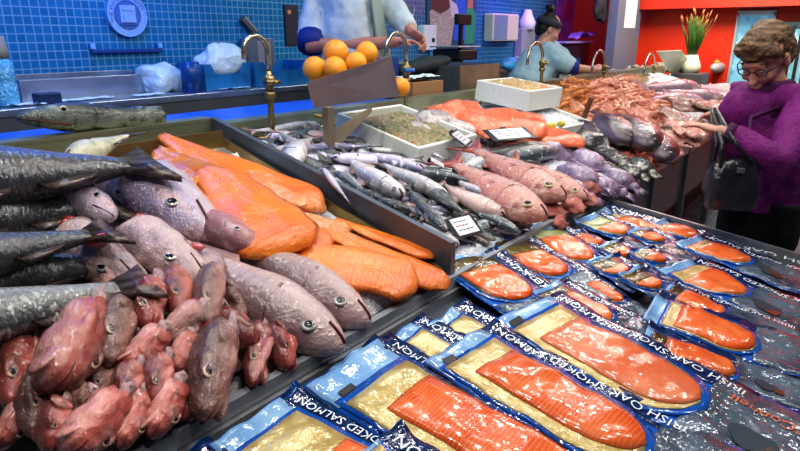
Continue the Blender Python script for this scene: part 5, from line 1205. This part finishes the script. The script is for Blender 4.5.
mb=MB(); mb.ell((0,.0,.93),(.10,.10,.05),8,6); mb.build('stem_end',mat('orange_stem',(.30,.28,.06),.6),oran)
for lab,px,py,rp,dd,rt in (('orange at the left end of the tilted tray',315,69,12.5,.10,(1.2,.3,0)),('orange highest in the tray, left of the middle',336,53,13.5,.16,(.3,.6,0)),('orange at the right of the tray below the man\'s hands',367,53,11.5,.16,(.8,1.,0)),
  ('orange low in the tray behind the steel front',335,69,12.5,.06,(1.,.2,1)),('orange between the low one and the right one',356,63,11,.09,(.4,.9,2)),('orange peeping out behind the right end of the tray',401,87,9.5,.20,(.6,.2,1))):
    c=tree_copy(oran); P=dp(px,py,D+dd); s_=rp/FPX*(D+dd); c.matrix_world=Matrix.Translation(P)@Euler(rt).to_matrix().to_4x4()@Matrix.Scale(s_,4); c.name='orange'; tag(c,lab,'orange','oranges in the tilted tray')
# ------------------------------------------------------------------ far end
PILM=mat('pillar_paint',(.12,.17,.26),.5,noise_=[(3,(.14,.16,.20),.4,.7)])
Yp=2.75; A=onY(613,60,Yp); Bq=onY(636,60,Yp); mb=MB(); mb.box(((A.x+Bq.x)/2,Yp+.06,1.73),(Bq.x-A.x,.12,2.95)); struct(mb.build('trim_2',PILM,smooth=False))
px_=(A.x+Bq.x)/2
A2=onY(626,10,Yp-.01); B2=onY(637,10,Yp-.01); zb=onY(630,28,Yp-.01).z
o=MB(); o.box((0,0,0),(B2.x-A2.x,.006,.7)); o=o.build('white_notice_strip',mat('notice_white',(.75,.78,.82),.5),None,False); o.location=((A2.x+B2.x)/2,Yp-.006,zb+.35); tag(o,'long white paper strip hanging on the grey pillar','notice')
crumple('black_coat','black coat hanging left of the grey pillar','coat',601,2,2.95,.17,.06,.26,4,CLO,onY(601,20,2.95).z-.03)
DKB=mat('dark_blue_cabinet',(.012,.016,.04),.4)
A=onY(560,66,3.3); Bq=onY(586,66,3.3); zt2=onY(572,43,3.3).z; 
r=thing('dark_cabinet','dark cabinet with a violet top beyond the bending woman','cabinet',((A.x+Bq.x)/2,3.42,.26)); w=Bq.x-A.x
mb=MB(); mb.box((0,0,(zt2-.26)/2),(w,.3,zt2-.26),bev=.01); mb.build('body',DKB,r,False)
mb=MB(); mb.box((0,-.02,zt2-.25),(w*1.1,.36,.03),bev=.006); mb.build('worktop',mat('violet_top',(.30,.25,.6),.3),r,False)
mb=MB(); mb.box((-w*.1,-.155,(zt2-.26)*.75),(w*.5,.01,.2)); mb.build('door',mat('blue_panel',(.02,.08,.35),.4),r,False)
o=MB(); vs=[];fs=[]
for a1 in range(13):
    for b1 in range(5): vs.append((.62*(a1/12-.5),.16*(b1/4-.5),.05*math.sin(a1*.5)+.03*noise.noise(V((a1*.6,b1*.6,2)))+a1*.008))
for a1 in range(12):
    for b1 in range(4): k=a1*5+b1; fs.append((k,k+5,k+6,k+1))
o.add(vs,fs); o=o.build('violet_wrap',mat('violet_film',(.42,.25,.80),.3,coat=.5)); o.modifiers.new('t','SOLIDIFY').thickness=.006
P=onY(590,38,3.3); o.location=(P.x-.25,3.32,zt2+.06); tag(o,'sheet of violet wrap curling off the dark cabinet','wrap')
# oysters / grey shells along the upstand
OYS=mat('grey_green_shell',(.26,.27,.20),.5,noise_=[(6,(.42,.42,.34),.5,.66),(20,(.10,.11,.08),.55,.7)],bump=[(12,.6)],rand=.3)
rr=random.Random(5); pr=[]
for i in range(3): o=lump_mesh(i+40,1,.75,.5,.5,4).build('oyster',OYS); STASH.append(o); pr.append(o)
sh=MB(); A=onY(568,86,2.3); Bq=onY(664,80,2.3); zsh=onY(610,84,2.3).z; A0=onY(490,86,2.3)
sh.box(((A0.x+Bq.x)/2,2.33,zsh),(Bq.x-A0.x,.34,.02)); o=sh.build('shell_tray',STEELO,None,False); tag(o,'long olive steel shelf of grey shells behind the rear upstand','shelf')
for k in range(30):
    X=A.x+(Bq.x-A.x)*(k+.5)/30; c=pr[k%3].copy(); COL.objects.link(c); c.location=(X,2.3+rr.uniform(-.06,.06),zsh+.05+rr.uniform(0,.06)); c.scale=[rr.uniform(.07,.11)]*3; c.rotation_euler=(rr.uniform(-.5,.5),rr.uniform(-.5,.5),rr.uniform(0,6)); c.name='oyster'
    tag(c,'grey-green shell heaped on the shelf behind the thin taps','shell','grey shells behind the taps')
# steel hood, trough and vase of reeds at the end
Yh=1.98
r=thing('steel_hood','pale green leaning steel sheet in front of the reeds','steel sheet',onY(676,80,Yh)); o0=r.location.copy()
HM=mat('green_grey_steel',(.50,.60,.50),.4,.2,noise_=[(4,(.40,.48,.38),.4,.7)])
a,b,c_,d_=onY(656,51,Yh-.1),onY(681,50,Yh-.1),onY(694,69,Yh+.05),onY(670,73,Yh+.05)
mb=MB(); mb.slab(d_,c_,b,a,.012); mb.v=[p-o0 for p in mb.v]; mb.build('sheet',HM,r,False)
for p in (d_,c_): mb=MB(); mb.tube([V((p.x,p.y,1.0))-o0,p-o0],.012,8); mb.build('post',STEEL,r)
r=thing('end_trough','olive steel trough at the far end of the counter','trough',onY(708,82,2.05)); o0=r.location.copy()
A=onY(672,84,2.05); Bq=onY(735,82,2.05); zt3=onY(700,71,2.05).z
mb=MB(); mb.box(((A.x+Bq.x)/2-o0.x,0,(zt3+A.z)/2-o0.z),(Bq.x-A.x,.02,zt3-A.z+.1),bev=.003); mb.build('front',STEELO,r,False)
mb=MB(); mb.box(((A.x+Bq.x)/2-o0.x,.45,(zt3+A.z)/2-o0.z),(Bq.x-A.x,.02,zt3-A.z+.1)); mb.build('back',STEELO,r,False)
mb=MB(); mb.box(((A.x+Bq.x)/2-o0.x,.22,A.z-o0.z),(Bq.x-A.x,.44,.02)); mb.build('base',STEELO,r,False)
Pv=onY(690,68,1.9); vase=thing('reed_vase','tall green reeds with feathery tops in a white lumpy vase against the red wall','plant',Pv)
mb=MB(); mb.tube([(0,0,-.06),(0,0,.0),(0,0,.06),(0,0,.12),(0,0,.16)],[.09,.13,.12,.09,.08],18); mb.v=[p*(1+.12*noise.noise(p*14)) for p in mb.v]; mb.build('vase',mat('cream_vase',(.62,.66,.52),.4),vase)
mb=MB(); mb.box((0,0,-(Pv.z-.06)/2-.06+.0),(.4,.4,Pv.z-.06-.26+.26),bev=.01); mb.build('stand',STEELD,vase,False)
GRN=mat('reed_green',(.035,.10,.015),.5,rand=0,noise_=[(3,(.08,.16,.03),.4,.7)]); FEA=mat('reed_feather',(.30,.14,.04),.6)
mb=MB(); mf=MB(); rr=random.Random(3)
for i in range(95):
    a=rr.uniform(0,6.28); rad=rr.uniform(.0,.16); hh_=rr.uniform(.30,.56); sp=rr.uniform(.4,1.5)
    b0=V((.04*math.cos(a),.04*math.sin(a),.14)); tp=V((rad*sp*1.3*math.cos(a),rad*sp*math.sin(a),hh_+.12)); md=(b0+tp)/2+V((0,0,.05))
    mb.tube([b0,md,tp],[.006,.008,.002],4)
    if i%4==0: mf.tube([tp,tp+V((.02*math.cos(a),.02*math.sin(a),.07)),tp+V((.04*math.cos(a),.04*math.sin(a),.12))],[.004,.011,.002],5)
o=mb.build('reed_leaves',GRN,vase); o['kind']='stuff'; o=mf.build('feather_tops',FEA,vase); o['kind']='stuff'
r=thing('grey_scoop','rounded grey lidded bin on a thin post by the woman\'s shoulder','bin',onY(725,86,1.7)); o0=r.location.copy()
p,q_=onY(713,68,1.7),onY(737,66,1.7); mb=MB(); mb.tube([p-o0,p.lerp(q_,.1)-o0,p.lerp(q_,.9)-o0,q_-o0],[.04,.07,.07,.04],16); mb.build('bin_body',mat('grey_pink',(.42,.36,.38),.4),r)
mb=MB(); mb.tube([V((0,0,-.0)),p.lerp(q_,.4)-o0],.012,8); mb.build('post',STEELD,r)
mb=MB(); mb.ell(onY(717,62,1.7)-o0,(.05,.04,.03)); mb.build('knob',mat('bin_orange',(.75,.28,.04),.4),r)
# lit fridge and glazed cabinet on the red wall
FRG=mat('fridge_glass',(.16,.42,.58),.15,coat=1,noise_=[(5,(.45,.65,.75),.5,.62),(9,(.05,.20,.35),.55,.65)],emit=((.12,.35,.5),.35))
ALU=mat('pale_aluminium',(.45,.55,.60),.35,.6)
A=onX(733,45,WX-.03); Bq=onX(771,45,WX-.03); zt4=onX(752,13,WX-.03).z; zb4=.75
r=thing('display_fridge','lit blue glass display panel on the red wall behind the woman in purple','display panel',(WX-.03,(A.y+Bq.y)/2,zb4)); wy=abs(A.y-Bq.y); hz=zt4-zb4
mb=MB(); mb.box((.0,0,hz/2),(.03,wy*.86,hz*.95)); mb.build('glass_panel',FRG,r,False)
for s in (-1,1): mb=MB(); mb.box((-.01,s*wy*.47,hz/2),(.06,wy*.07,hz)); mb.build('frame_post',ALU,r,False)
mb=MB(); mb.box((-.01,0,hz),(.06,wy,.06)); mb.build('frame_top',ALU,r,False)
A=onX(780,40,WX-.2); Bq=onX(840,40,WX-.2); zt5=onX(790,22,WX-.2).z
r=thing('glazed_cabinet','dark framed glass cabinet at the right behind the woman in purple','cabinet',(WX-.2,(A.y+Bq.y)/2,0)); wy=abs(A.y-Bq.y)
mb=MB(); mb.box((.05,0,zt5/2),(.2,wy,zt5)); mb.build('body',mat('dark_teal',(.02,.06,.08),.4),r,False)
for k in range(7):
    mb=MB(); mb.box((-.06,-wy/2+wy*(k+.5)/7,zt5*.6),(.02,wy*.06,zt5*.75)); mb.build('glazing_bar',BLACK,r,False)
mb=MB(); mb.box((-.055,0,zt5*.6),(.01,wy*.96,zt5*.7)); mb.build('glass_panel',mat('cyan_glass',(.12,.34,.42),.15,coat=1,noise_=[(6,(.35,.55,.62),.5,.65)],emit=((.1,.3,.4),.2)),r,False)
# ------------------------------------------------------------------ people
SKIN=mat('skin',(.58,.30,.22),.45,sss=.15,noise_=[(30,(.50,.23,.17),.5,.75)],bump=(120,.08))
def basis(f,u=V((0,0,1))):
    f=f.normalized(); l=u.cross(f).normalized(); u=f.cross(l); return Matrix((f,l,u)).transposed()
def head(mb,c,R,s=1.):
    def e(p,r,rot=None): mb.ell(c+R@(V(p)*s),[q*s for q in r],16,12,R@(Euler(rot).to_matrix() if rot else Matrix.Identity(3)))
    e((-.012,0,.035),(.098,.077,.092)); e((.03,0,-.025),(.066,.062,.088)); e((.05,0,-.085),(.042,.042,.034)); e((-.005,0,-.05),(.07,.062,.06))
    e((.092,0,-.018),(.013,.011,.034),(0,-.3,0)); e((.104,0,-.04),(.016,.016,.012))
    e((.078,0,.030),(.018,.05,.012))
    for q in (1,-1):
        e((.078,q*.033,.013),(.0135,.018,.0085))
        e((.068,q*.036,-.03),(.026,.022,.022)); e((-.008,q*.078,-.012),(.020,.009,.032)); 
    e((.090,0,-.066),(.013,.024,.006)); e((.088,0,-.076),(.013,.020,.007))
def face(c,R,s,root,iris=(.10,.16,.2)):
    for q in (1,-1):
        mb=MB(); mb.ell(c+R@(V((.077,q*.033,.004))*s),(.0115*s,)*3,12,8); e=mb.build('eye',mat('eye_white',(.75,.72,.68),.2),root)
        mb=MB(); mb.ell(c+R@(V((.0855,q*.033,-.001))*s),(.0045*s,)*3,10,6); mb.build('iris',mat('eye_iris',iris,.15),e)
        mb=MB(); mb.tube([c+R@(V((.088,q*.016,.028))*s),c+R@(V((.086,q*.034,.035))*s),c+R@(V((.072,q*.054,.028))*s)],[.003*s,.004*s,.002*s],6); mb.build('eyebrow',mat('brow_hair',(.12,.07,.04),.7),root)
    mb=MB(); mb.tube([c+R@(V((.088,y*.022,-.071-.003*y*y))*s) for y in (-1,-.5,0,.5,1)],[.002*s,.004*s,.005*s,.004*s,.002*s],6); mb.build('lips',mat('lip_skin',(.48,.16,.14),.4),root)
def hand(mb,w,d,n,side,L=.18,curl=.5,spread=.16):
    """palm from wrist w along d, palm facing n; side=+1 thumb on the d x n side"""
    d=d.normalized(); n=(n-d*n.dot(d)).normalized(); t=d.cross(n)*side; k=L/.18
    R=Matrix((d,t,n)).transposed(); mb.ell(w+d*.048*k,(.056*k,.041*k,.017*k),14,10,R)
    mb.tube([w-d*.02*k,w+d*.02*k],[.026*k,.028*k],10)
    for i,(o,l) in enumerate(((.030,.072),(.010,.080),(-.010,.074),(-.029,.058))):
        p=w+d*.090*k+t*o*k; dd=(d+t*spread*o/.03).normalized(); pts=[p-dd*.02*k,p]; a=0
        for seg in (.44,.32,.26):
            a+=curl*(.8 if seg>.4 else 1); q=dd*math.cos(a)+n*math.sin(a); pts.append(pts[-1]+q*l*seg*k)
        mb.tube(pts,[.0095*k,.0095*k,.009*k,.008*k,.006*k],8)
    p=w+d*.022*k+t*.028*k; q=(d*.75+t*.75+n*.25).normalized(); q2=(d*.95+t*.25+n*.4).normalized()
    mb.tube([p-q*.012*k,p+q*.030*k,p+q*.030*k+q2*.028*k,p+q*.030*k+q2*.052*k],[.013*k,.0115*k,.010*k,.007*k],8)
def hairmat(n,c1,c2,w=14): return mat(n,c1,.5,noise_=[(22,c2,.42,.62)],wave=(w,c2,.45,.8,'Z'),bump=[(26,.8),(80,.4)])
def shell(c,R,s,parts):
    mb=MB()
    for p,r in parts: mb.ell(c+R@(V(p)*s),[q*s for q in r],18,12,R)
    return mb
def cloth(mb,name,m,root,vox,amp=.008,fr=9,sm=3):
    me=fuse(mb,vox,sm,name,lambda p:amp*noise.noise(p*fr)+amp*.6*noise.noise(p*fr*2.3)); return link(name,me,m,root)
# --- customer in purple, right of the packet tray
C0=onX(765,58,3.10); dW=depth_of(C0)
f=V((-.70,.71,0)).normalized(); l=V((0,0,1)).cross(f)
root=thing('person','woman in a purple jacket and glasses bending her head over the counter','person',(C0.x+.10,C0.y-.06,0)); O=root.location.copy()
hc=C0; HS=1.10; Rh=basis((f*.70+V((-.32,-.22,0))+V((0,0,-.62)))); 
up=V((0,0,1)); base=V((O.x,O.y,0))
neck=hc-f*.075-up*.13; chest=base+up*1.22-f*.0; hip=base+up*.86-f*.03
sL=neck-up*.05+l*.19-f*.02; sR=neck-up*.05-l*.18+f*.01
eL=dp(778,163,dW-.20); wL=dp(722,132,dW-.14); tipL=dp(686,121,dW-.06)
eR=dp(738,158,dW+.12); wR=dp(722,134,dW+.02); tipR=dp(708,108,dW+.02)
foot=[base+l*.10,base-l*.10]
mb=MB(); head(mb,hc,Rh,HS)
mb.tube([hc-Rh.col[0]*.02-up*.05,neck,neck-up*.08],[.056,.058,.075],14)
mb.tube([neck-up*.06,chest,hip,hip-up*.1],[.11,.14,.15,.15],16)
for s,e,w_ in ((sL,eL,wL),(sR,eR,wR)): mb.tube([neck-up*.07,s,s.lerp(e,.5),e,e.lerp(w_,.5),w_],[.06,.055,.046,.04,.036,.026],12)
hand(mb,wL,tipL-wL,V((0,.3,-1)),-1,.175,.22,.5); hand(mb,wR,tipR-wR,V((-.5,.5,.2)),1,.165,.75)
for fo in foot:
    hp=hip+(fo-base)-up*.05; kn=fo+up*.47+f*.02; mb.tube([hp,hp.lerp(kn,.5),kn,fo+up*.27-f*.02,fo+up*.07],[.095,.08,.056,.055,.036],12); mb.tube([fo-f*.04+up*.045,fo+f*.06+up*.04,fo+f*.17+up*.025],[.04,.042,.025],10)
mb.v=[p-O for p in mb.v]; link('body',fuse(mb,.0065,3,'body'),SKIN,root)
hcl=hc-O; face(hcl,Rh,HS,root)
# hair: wavy short light brown
HR=hairmat('sandy_hair',(.26,.15,.065),(.10,.055,.025))
mb=shell(hcl,Rh,HS,[((-.03,0,.052),(.094,.086,.078)),((-.06,0,.0),(.072,.082,.098)),((-.04,.055,.005),(.055,.032,.06)),((-.04,-.055,.005),(.055,.032,.06)),((.045,.03,.078),(.05,.05,.036)),((.045,-.03,.078),(.05,.05,.036)),((.02,0,.10),(.07,.06,.035)),((.07,0,.062),(.03,.05,.024)),((-.085,0,-.05),(.035,.055,.05)),((.035,.064,.055),(.03,.016,.03)),((.035,-.064,.055),(.03,.016,.03))])
link('hair',fuse(mb,.007,2,'hair',lambda p:.011*noise.noise(p*24)+.007*noise.noise(p*52)),HR,root)
GLS=mat('dark_frame',(.03,.012,.012),.3)
gl=MB()
for q in (1,-1):
    gl.tube([hcl+Rh@(HS*V((.094,q*.033+.022*math.cos(a),.002+.015*math.sin(a)))) for a in [2*PI*i/20 for i in range(21)]],.0024,6)
    gl.tube([hcl+Rh@(HS*V((.092,q*.055,.006))),hcl+Rh@(HS*V((.06,q*.076,.008))),hcl+Rh@(HS*V((-.01,q*.084,.006)))],.0024,6)
gl.tube([hcl+Rh@(HS*V((.096,.011,.006))),hcl+Rh@(HS*V((.100,0,.009))),hcl+Rh@(HS*V((.096,-.011,.006)))],.0022,6); gl.build('glasses',GLS,root)
PUR=mat('purple_fleece',(.20,.012,.175),.75,noise_=[(6,(.12,.006,.11),.45,.7),(50,(.27,.03,.24),.55,.75)],bump=[(70,.3),(8,.3)])
PURD=mat('dark_purple_collar',(.06,.005,.06),.8,bump=(70,.3))
mb=MB(); mb.tube([neck-up*.02,neck-up*.08,chest+up*.03,base+up*1.05,hip+up*.02,hip-up*.07],[.085,.155,.185,.185,.195,.20],20)
mb.ell(chest+f*.08+up*.02,(.13,.16,.12),14,10)
for s,e,w_ in ((sL,eL,wL),(sR,eR,wR)): mb.tube([neck-up*.08,s,s.lerp(e,.5),e,e.lerp(w_,.5),e.lerp(w_,.93)],[.10,.093,.082,.070,.062,.050],14)
mb.v=[p-O for p in mb.v]; cloth(mb,'jacket',PUR,root,.011,.008,11)
mb=MB(); mb.tube([neck-up*.10,neck-up*.03+f*.01,neck+up*.035+f*.015],[.115,.095,.085],18); mb.v=[p-O for p in mb.v]; cloth(mb,'collar',PURD,root,.010,.004)
for e,w_ in ((eL,wL),(eR,wR)):
    mb=MB(); mb.tube([e.lerp(w_,.86)-O,e.lerp(w_,.97)-O],[.055,.050],16); mb.build('cuff',PURD,root)
mb=MB(); mb.tube([sL+up*.05-f*.03-O,chest+l*.12+f*.20-O,eL.lerp(wL,.3)+f*.06+up*.03-O],.010,8); mb.build('jacket_dark_line',PURD,root)  # thin dark line running diagonally across the jacket
BLKT=mat('black_trousers',(.008,.008,.010),.8,bump=(20,.3))
mb=MB()
for fo in foot:
    hp=hip+(fo-base)*.9-up*.02; kn=fo+up*.47; mb.tube([hp,hp.lerp(kn,.5),kn,fo+up*.10],[.125,.115,.09,.085],14)
mb.ell(hip-up*.05,(.19,.19,.13)); mb.v=[p-O for p in mb.v]; cloth(mb,'trousers',BLKT,root,.014,.006)
for fo in foot:
    mb=MB(); mb.tube([fo-f*.07+up*.045,fo+f*.06+up*.045,fo+f*.18+up*.03,fo+f*.21+up*.03],[.045,.048,.040,.02],12); mb.v=[V((p.x,p.y,max(p.z,.004)))-O for p in mb.v]; mb.build('shoe',BLACK,root)
# handbag
LEA=mat('black_leather',(.014,.014,.018),.28,coat=.5,noise_=[(8,(.03,.03,.04),.5,.7)],bump=[(12,.5),(90,.2)])
cB=dp(732,180,dW-.16); bag=thing('handbag','black leather handbag hanging from the purple woman\'s hand','handbag',cB)
xb=V((RT.x,RT.y,0)).normalized(); yb=V((0,0,1)).cross(xb); rings=[]
for (z,w,d) in ((-.115,.085,.04),(-.11,.102,.055),(-.04,.107,.06),(.035,.097,.045),(.085,.085,.028),(.09,.07,.018)):
    rings.append([xb*(w*math.copysign(abs(math.cos(a))**.5,math.cos(a)))+yb*(d*math.copysign(abs(math.sin(a))**.6,math.sin(a)))+up*(z+(.015*math.cos(a) if z>.05 else 0)) for a in [2*PI*i/28 for i in range(28)]])
mb=MB(); mb.loft(rings); mb.v=[p*(1+.05*noise.noise(p*14)) for p in mb.v]; mb.build('bag_body',LEA,bag)
hx=dp(713,113,dW+.0)-cB
for q in (-1,1):
    mb=MB(); mb.tube([xb*-.072+yb*.028*q+up*.065,xb*-.075+up*.15+yb*.02*q,hx+up*.012+yb*.008*q+xb*-.01,hx+up*.016+xb*.01,xb*-.035+up*.17+yb*.02*q,xb*.05+yb*.028*q+up*.07],.0085,8); mb.build('strap',LEA,bag)
mb=MB(); mb.box(yb*-.05+up*.05,(.03,.012,.02),rot=basis(xb),bev=.003); mb.build('clasp',mat('bag_metal',(.4,.38,.33),.3,.9),bag,False)
# --- fishmonger in a pale coat behind the oranges (head above the picture)
Yq=2.78; dM=depth_of(onY(345,50,Yq)); PMf=lambda x,y,dd=0:dp(x,y,dM+dd)
c0=PMf(348,60); root=thing('person','fishmonger in a pale coat and blue cuffs with hands joined behind the oranges','person',(c0.x,c0.y,.26)); O=root.location.copy()
f=V((.25,-.97,0)).normalized(); l=up.cross(f); base=V((O.x,O.y,.26))
neck=V((O.x,O.y,0))+up*1.86+f*.04; hc=neck+up*.14+f*.06; Rh=basis(f*.85-up*.5)
chest=neck-up*.28; hip=base+up*.98
sA=PMf(315,2,.02); sB=PMf(384,-4,-.02)                       # picture left = his right arm
eA=PMf(311,46,-.14); wA=PMf(398,42,-.26); eB=PMf(399,18,-.08); wB=PMf(412,32,-.22)
mb=MB(); head(mb,hc,Rh); mb.tube([hc-up*.06,neck,neck-up*.1],[.06,.06,.08],14); mb.tube([neck-up*.08,chest,hip],[.12,.16,.16],16)
for s,e,w_ in ((sA,eA,wA),(sB,eB,wB)): mb.tube([neck-up*.09,s,s.lerp(e,.5),e,e.lerp(w_,.4),w_],[.07,.065,.055,.050,.046,.033],12)
hand(mb,wA,PMf(438,42,-.30)-wA,V((0,-.2,-1)),-1,.20,.55); hand(mb,wB,PMf(434,46,-.30)-wB,V((-.6,-.2,-.6)),1,.19,.5)
for q in (1,-1):
    fo=base+l*.11*q; hp=hip+l*.1*q; kn=fo+up*.5+f*.02; mb.tube([hp,kn,fo+up*.08],[.1,.065,.045],12); mb.tube([fo-f*.04+up*.04,fo+f*.17+up*.03],[.045,.03],10)
mb.v=[p-O for p in mb.v]; link('body',fuse(mb,.0075,3,'body'),mat('skin_ruddy',(.46,.21,.15),.45,sss=.1,noise_=[(14,(.36,.14,.10),.5,.7)]),root)
face(hc-O,Rh,1.,root); link('hair',fuse(shell(hc-O,Rh,1,[((-.03,0,.05),(.095,.085,.075)),((-.06,0,.0),(.06,.082,.08))]),.008,2,'hair'),hairmat('dark_hair',(.03,.02,.015),(.01,.008,.006)),root)
COATM=mat('pale_coat',(.50,.56,.58),.7,noise_=[(5,(.40,.47,.52),.45,.7)],bump=[(9,.5),(60,.15)]); NAVY=mat('navy_cuff',(.012,.03,.22),.7)
mb=MB(); mb.tube([neck-up*.03,neck-up*.10,chest,hip+up*.1,hip-up*.25],[.09,.16,.20,.205,.22],20)
mb.tube([neck-up*.1,sA,sA.lerp(eA,.5),sA.lerp(eA,.88)],[.12,.105,.095,.085],14); mb.tube([neck-up*.1,sB,sB.lerp(eB,.5),eB,eB.lerp(wB,.8)],[.12,.105,.09,.075,.06],14)
mb.v=[p-O for p in mb.v]; cloth(mb,'coat',COATM,root,.013,.014,8)
mb=MB(); mb.tube([sA.lerp(eA,.80)-O,sA.lerp(eA,1.03)-O],[.093,.085],16); mb.build('cuff',NAVY,root)
AP=mat('blue_apron',(.015,.07,.35),.6,bump=(12,.4)); BIB=mat('grey_green_bib',(.24,.30,.28),.6)
a1=V((c0.x,c0.y,0))
def apr(pts,nm,m):
    mb=MB(); mb.slab(*pts,.012); mb.v=[p-O for p in mb.v]; mb.build(nm,m,root,False)
fr=f*.24
apr([hip-up*.3-l*.2+fr,hip-up*.3+l*.2+fr,chest-up*.16+l*.17+fr,chest-up*.16-l*.17+fr],'apron',AP)
apr([chest-up*.17-l*.12+fr,chest-up*.17+l*.05+fr,neck-up*.06+l*.03+f*.17,neck-up*.06-l*.10+f*.17],'bib',BIB)
TRM=mat('dark_trousers',(.02,.025,.04),.8)
mb=MB()
for q in (1,-1): fo=base+l*.11*q; mb.tube([hip+l*.1*q,fo+up*.5,fo+up*.1],[.13,.1,.09],12)
mb.v=[p-O for p in mb.v]; cloth(mb,'trousers',TRM,root,.016,.005)
for q in (1,-1):
    fo=base+l*.11*q; mb=MB(); mb.tube([fo-f*.08+up*.05,fo+f*.08+up*.05,fo+f*.2+up*.03],[.05,.05,.03],10); mb.v=[V((p.x,p.y,max(p.z,.262)))-O for p in mb.v]; mb.build('boot',WHITEP,root)
# --- woman with a headband reaching for the tap
Yq=2.62; dF=depth_of(onY(545,60,Yq)); PF_=lambda x,y,dd=0:dp(x,y,dF+dd)
hc=PF_(549,29); sF=dF/600*14/.115*.92
f=(RT*.85+V((FW.x,FW.y,0))*.2).normalized(); f.z=0; f.normalize(); l=up.cross(f); Rh=basis(f*.9-up*.45-l*.15)
cpos=PF_(541,75); root=thing('person','woman with a dark headband and hair bun in a pale blue coat, gripping a tap','person',(cpos.x,cpos.y,.26)); O=root.location.copy()
k=1.12; neck=hc-up*.13*k-f*.06*k; chest=PF_(541,62); hip=V((cpos.x,cpos.y,1.08))-f*.12; base=V((O.x,O.y,.26))
sN=PF_(548,53,-.15); eN=PF_(572,68,-.16); wN=PF_(594,70,-.10); tip=PF_(606,63,-.04)
sO=PF_(552,50,.18); eO=PF_(570,66,.2); wO=PF_(590,76,.1)
mb=MB(); head(mb,hc,Rh,k); mb.tube([hc-up*.06,neck,neck-up*.1],[.055*k,.058*k,.08],14); mb.tube([neck-up*.06,chest,hip,hip-up*.12],[.11,.15,.16,.15],16)
for s,e,w_ in ((sN,eN,wN),(sO,eO,wO)): mb.tube([neck-up*.08,s,s.lerp(e,.5),e,e.lerp(w_,.5),w_],[.06,.06,.052,.045,.042,.032],12)
hand(mb,wN,tip-wN,V((.3,.3,-.8)),1,.2,.7); hand(mb,wO,RT*.6-up*.4,V((0,-.3,-.8)),-1,.19,.5)
for q in (1,-1):
    fo=base+l*.1*q; mb.tube([hip+l*.09*q,fo+up*.48,fo+up*.08],[.1,.065,.045],12); mb.tube([fo-f*.04+up*.04,fo+f*.17+up*.03],[.045,.03],10)
mb.v=[p-O for p in mb.v]; link('body',fuse(mb,.008,3,'body'),SKIN,root); face(hc-O,Rh,k,root)
DH=hairmat('black_brown_hair',(.025,.014,.012),(.008,.006,.006))
link('hair',fuse(shell(hc-O,Rh,k,[((-.03,0,.045),(.098,.086,.082)),((-.065,0,-.02),(.055,.076,.075)),((-.075,0,.155),(.046,.046,.036)),((-.05,.0,.12),(.03,.03,.03))]),.009,2,'hair',lambda p:.008*noise.noise(p*24)),DH,root)
mb=MB(); n_=24
def hb(z,g): return [(hc-O)+Rh@(k*V(((.106*math.cos(a)-.025)*g,.094*math.sin(a)*g,z+.012*math.cos(a)))) for a in [2*PI*i/n_ for i in range(n_)]]
mb.loft([hb(.018,1.0),hb(.02,1.05),hb(.05,1.05),hb(.078,1.0),hb(.076,.9),hb(.02,.9)],False); mb.build('headband',mat('dark_headband',(.03,.035,.05),.7),root)
BC=mat('pale_blue_coat',(.36,.50,.58),.7,noise_=[(5,(.27,.41,.50),.45,.7)],bump=[(9,.5),(60,.15)])
mb=MB(); mb.tube([neck-up*.02,neck-up*.09,chest,hip+up*.06,hip-up*.25],[.10,.17,.215,.22,.24],20)
for s,e,w_ in ((sN,eN,wN),(sO,eO,wO)): mb.tube([neck-up*.09,s,s.lerp(e,.5),e],[.11,.11,.10,.085],14)
mb.v=[p-O for p in mb.v]; cloth(mb,'coat',BC,root,.014,.012,8)
for e,w_ in ((eN,wN),(eO,wO)): mb=MB(); mb.tube([e.lerp(w_,-.06)-O,e.lerp(w_,.16)-O],[.085,.072],14); mb.build('cuff',NAVY,root)
mb=MB(); mb.tube([hip-l*.1,base-l*.1+up*.12],[.14,.1],12); mb.tube([hip+l*.1,base+l*.1+up*.12],[.14,.1],12); mb.v=[p-O for p in mb.v]; cloth(mb,'trousers',TRM,root,.018,.004)
for q in (1,-1):
    fo=base+l*.1*q; mb=MB(); mb.tube([fo-f*.08+up*.05,fo+f*.08+up*.05,fo+f*.19+up*.03],[.05,.05,.03],10); mb.v=[V((p.x,p.y,max(p.z,.262)))-O for p in mb.v]; mb.build('boot',WHITEP,root)
mb=MB(); mb.tube([hip-l*.0+f*.22-O,hip+f*.2-up*.25-O],[.16,.17],16); mb.build('apron',AP,root)
# ------------------------------------------------------------------ remove the hidden source copies
def kill(o):
    for ch in list(o.children): kill(ch)
    bpy.data.objects.remove(o)
for o in STASH: kill(o)
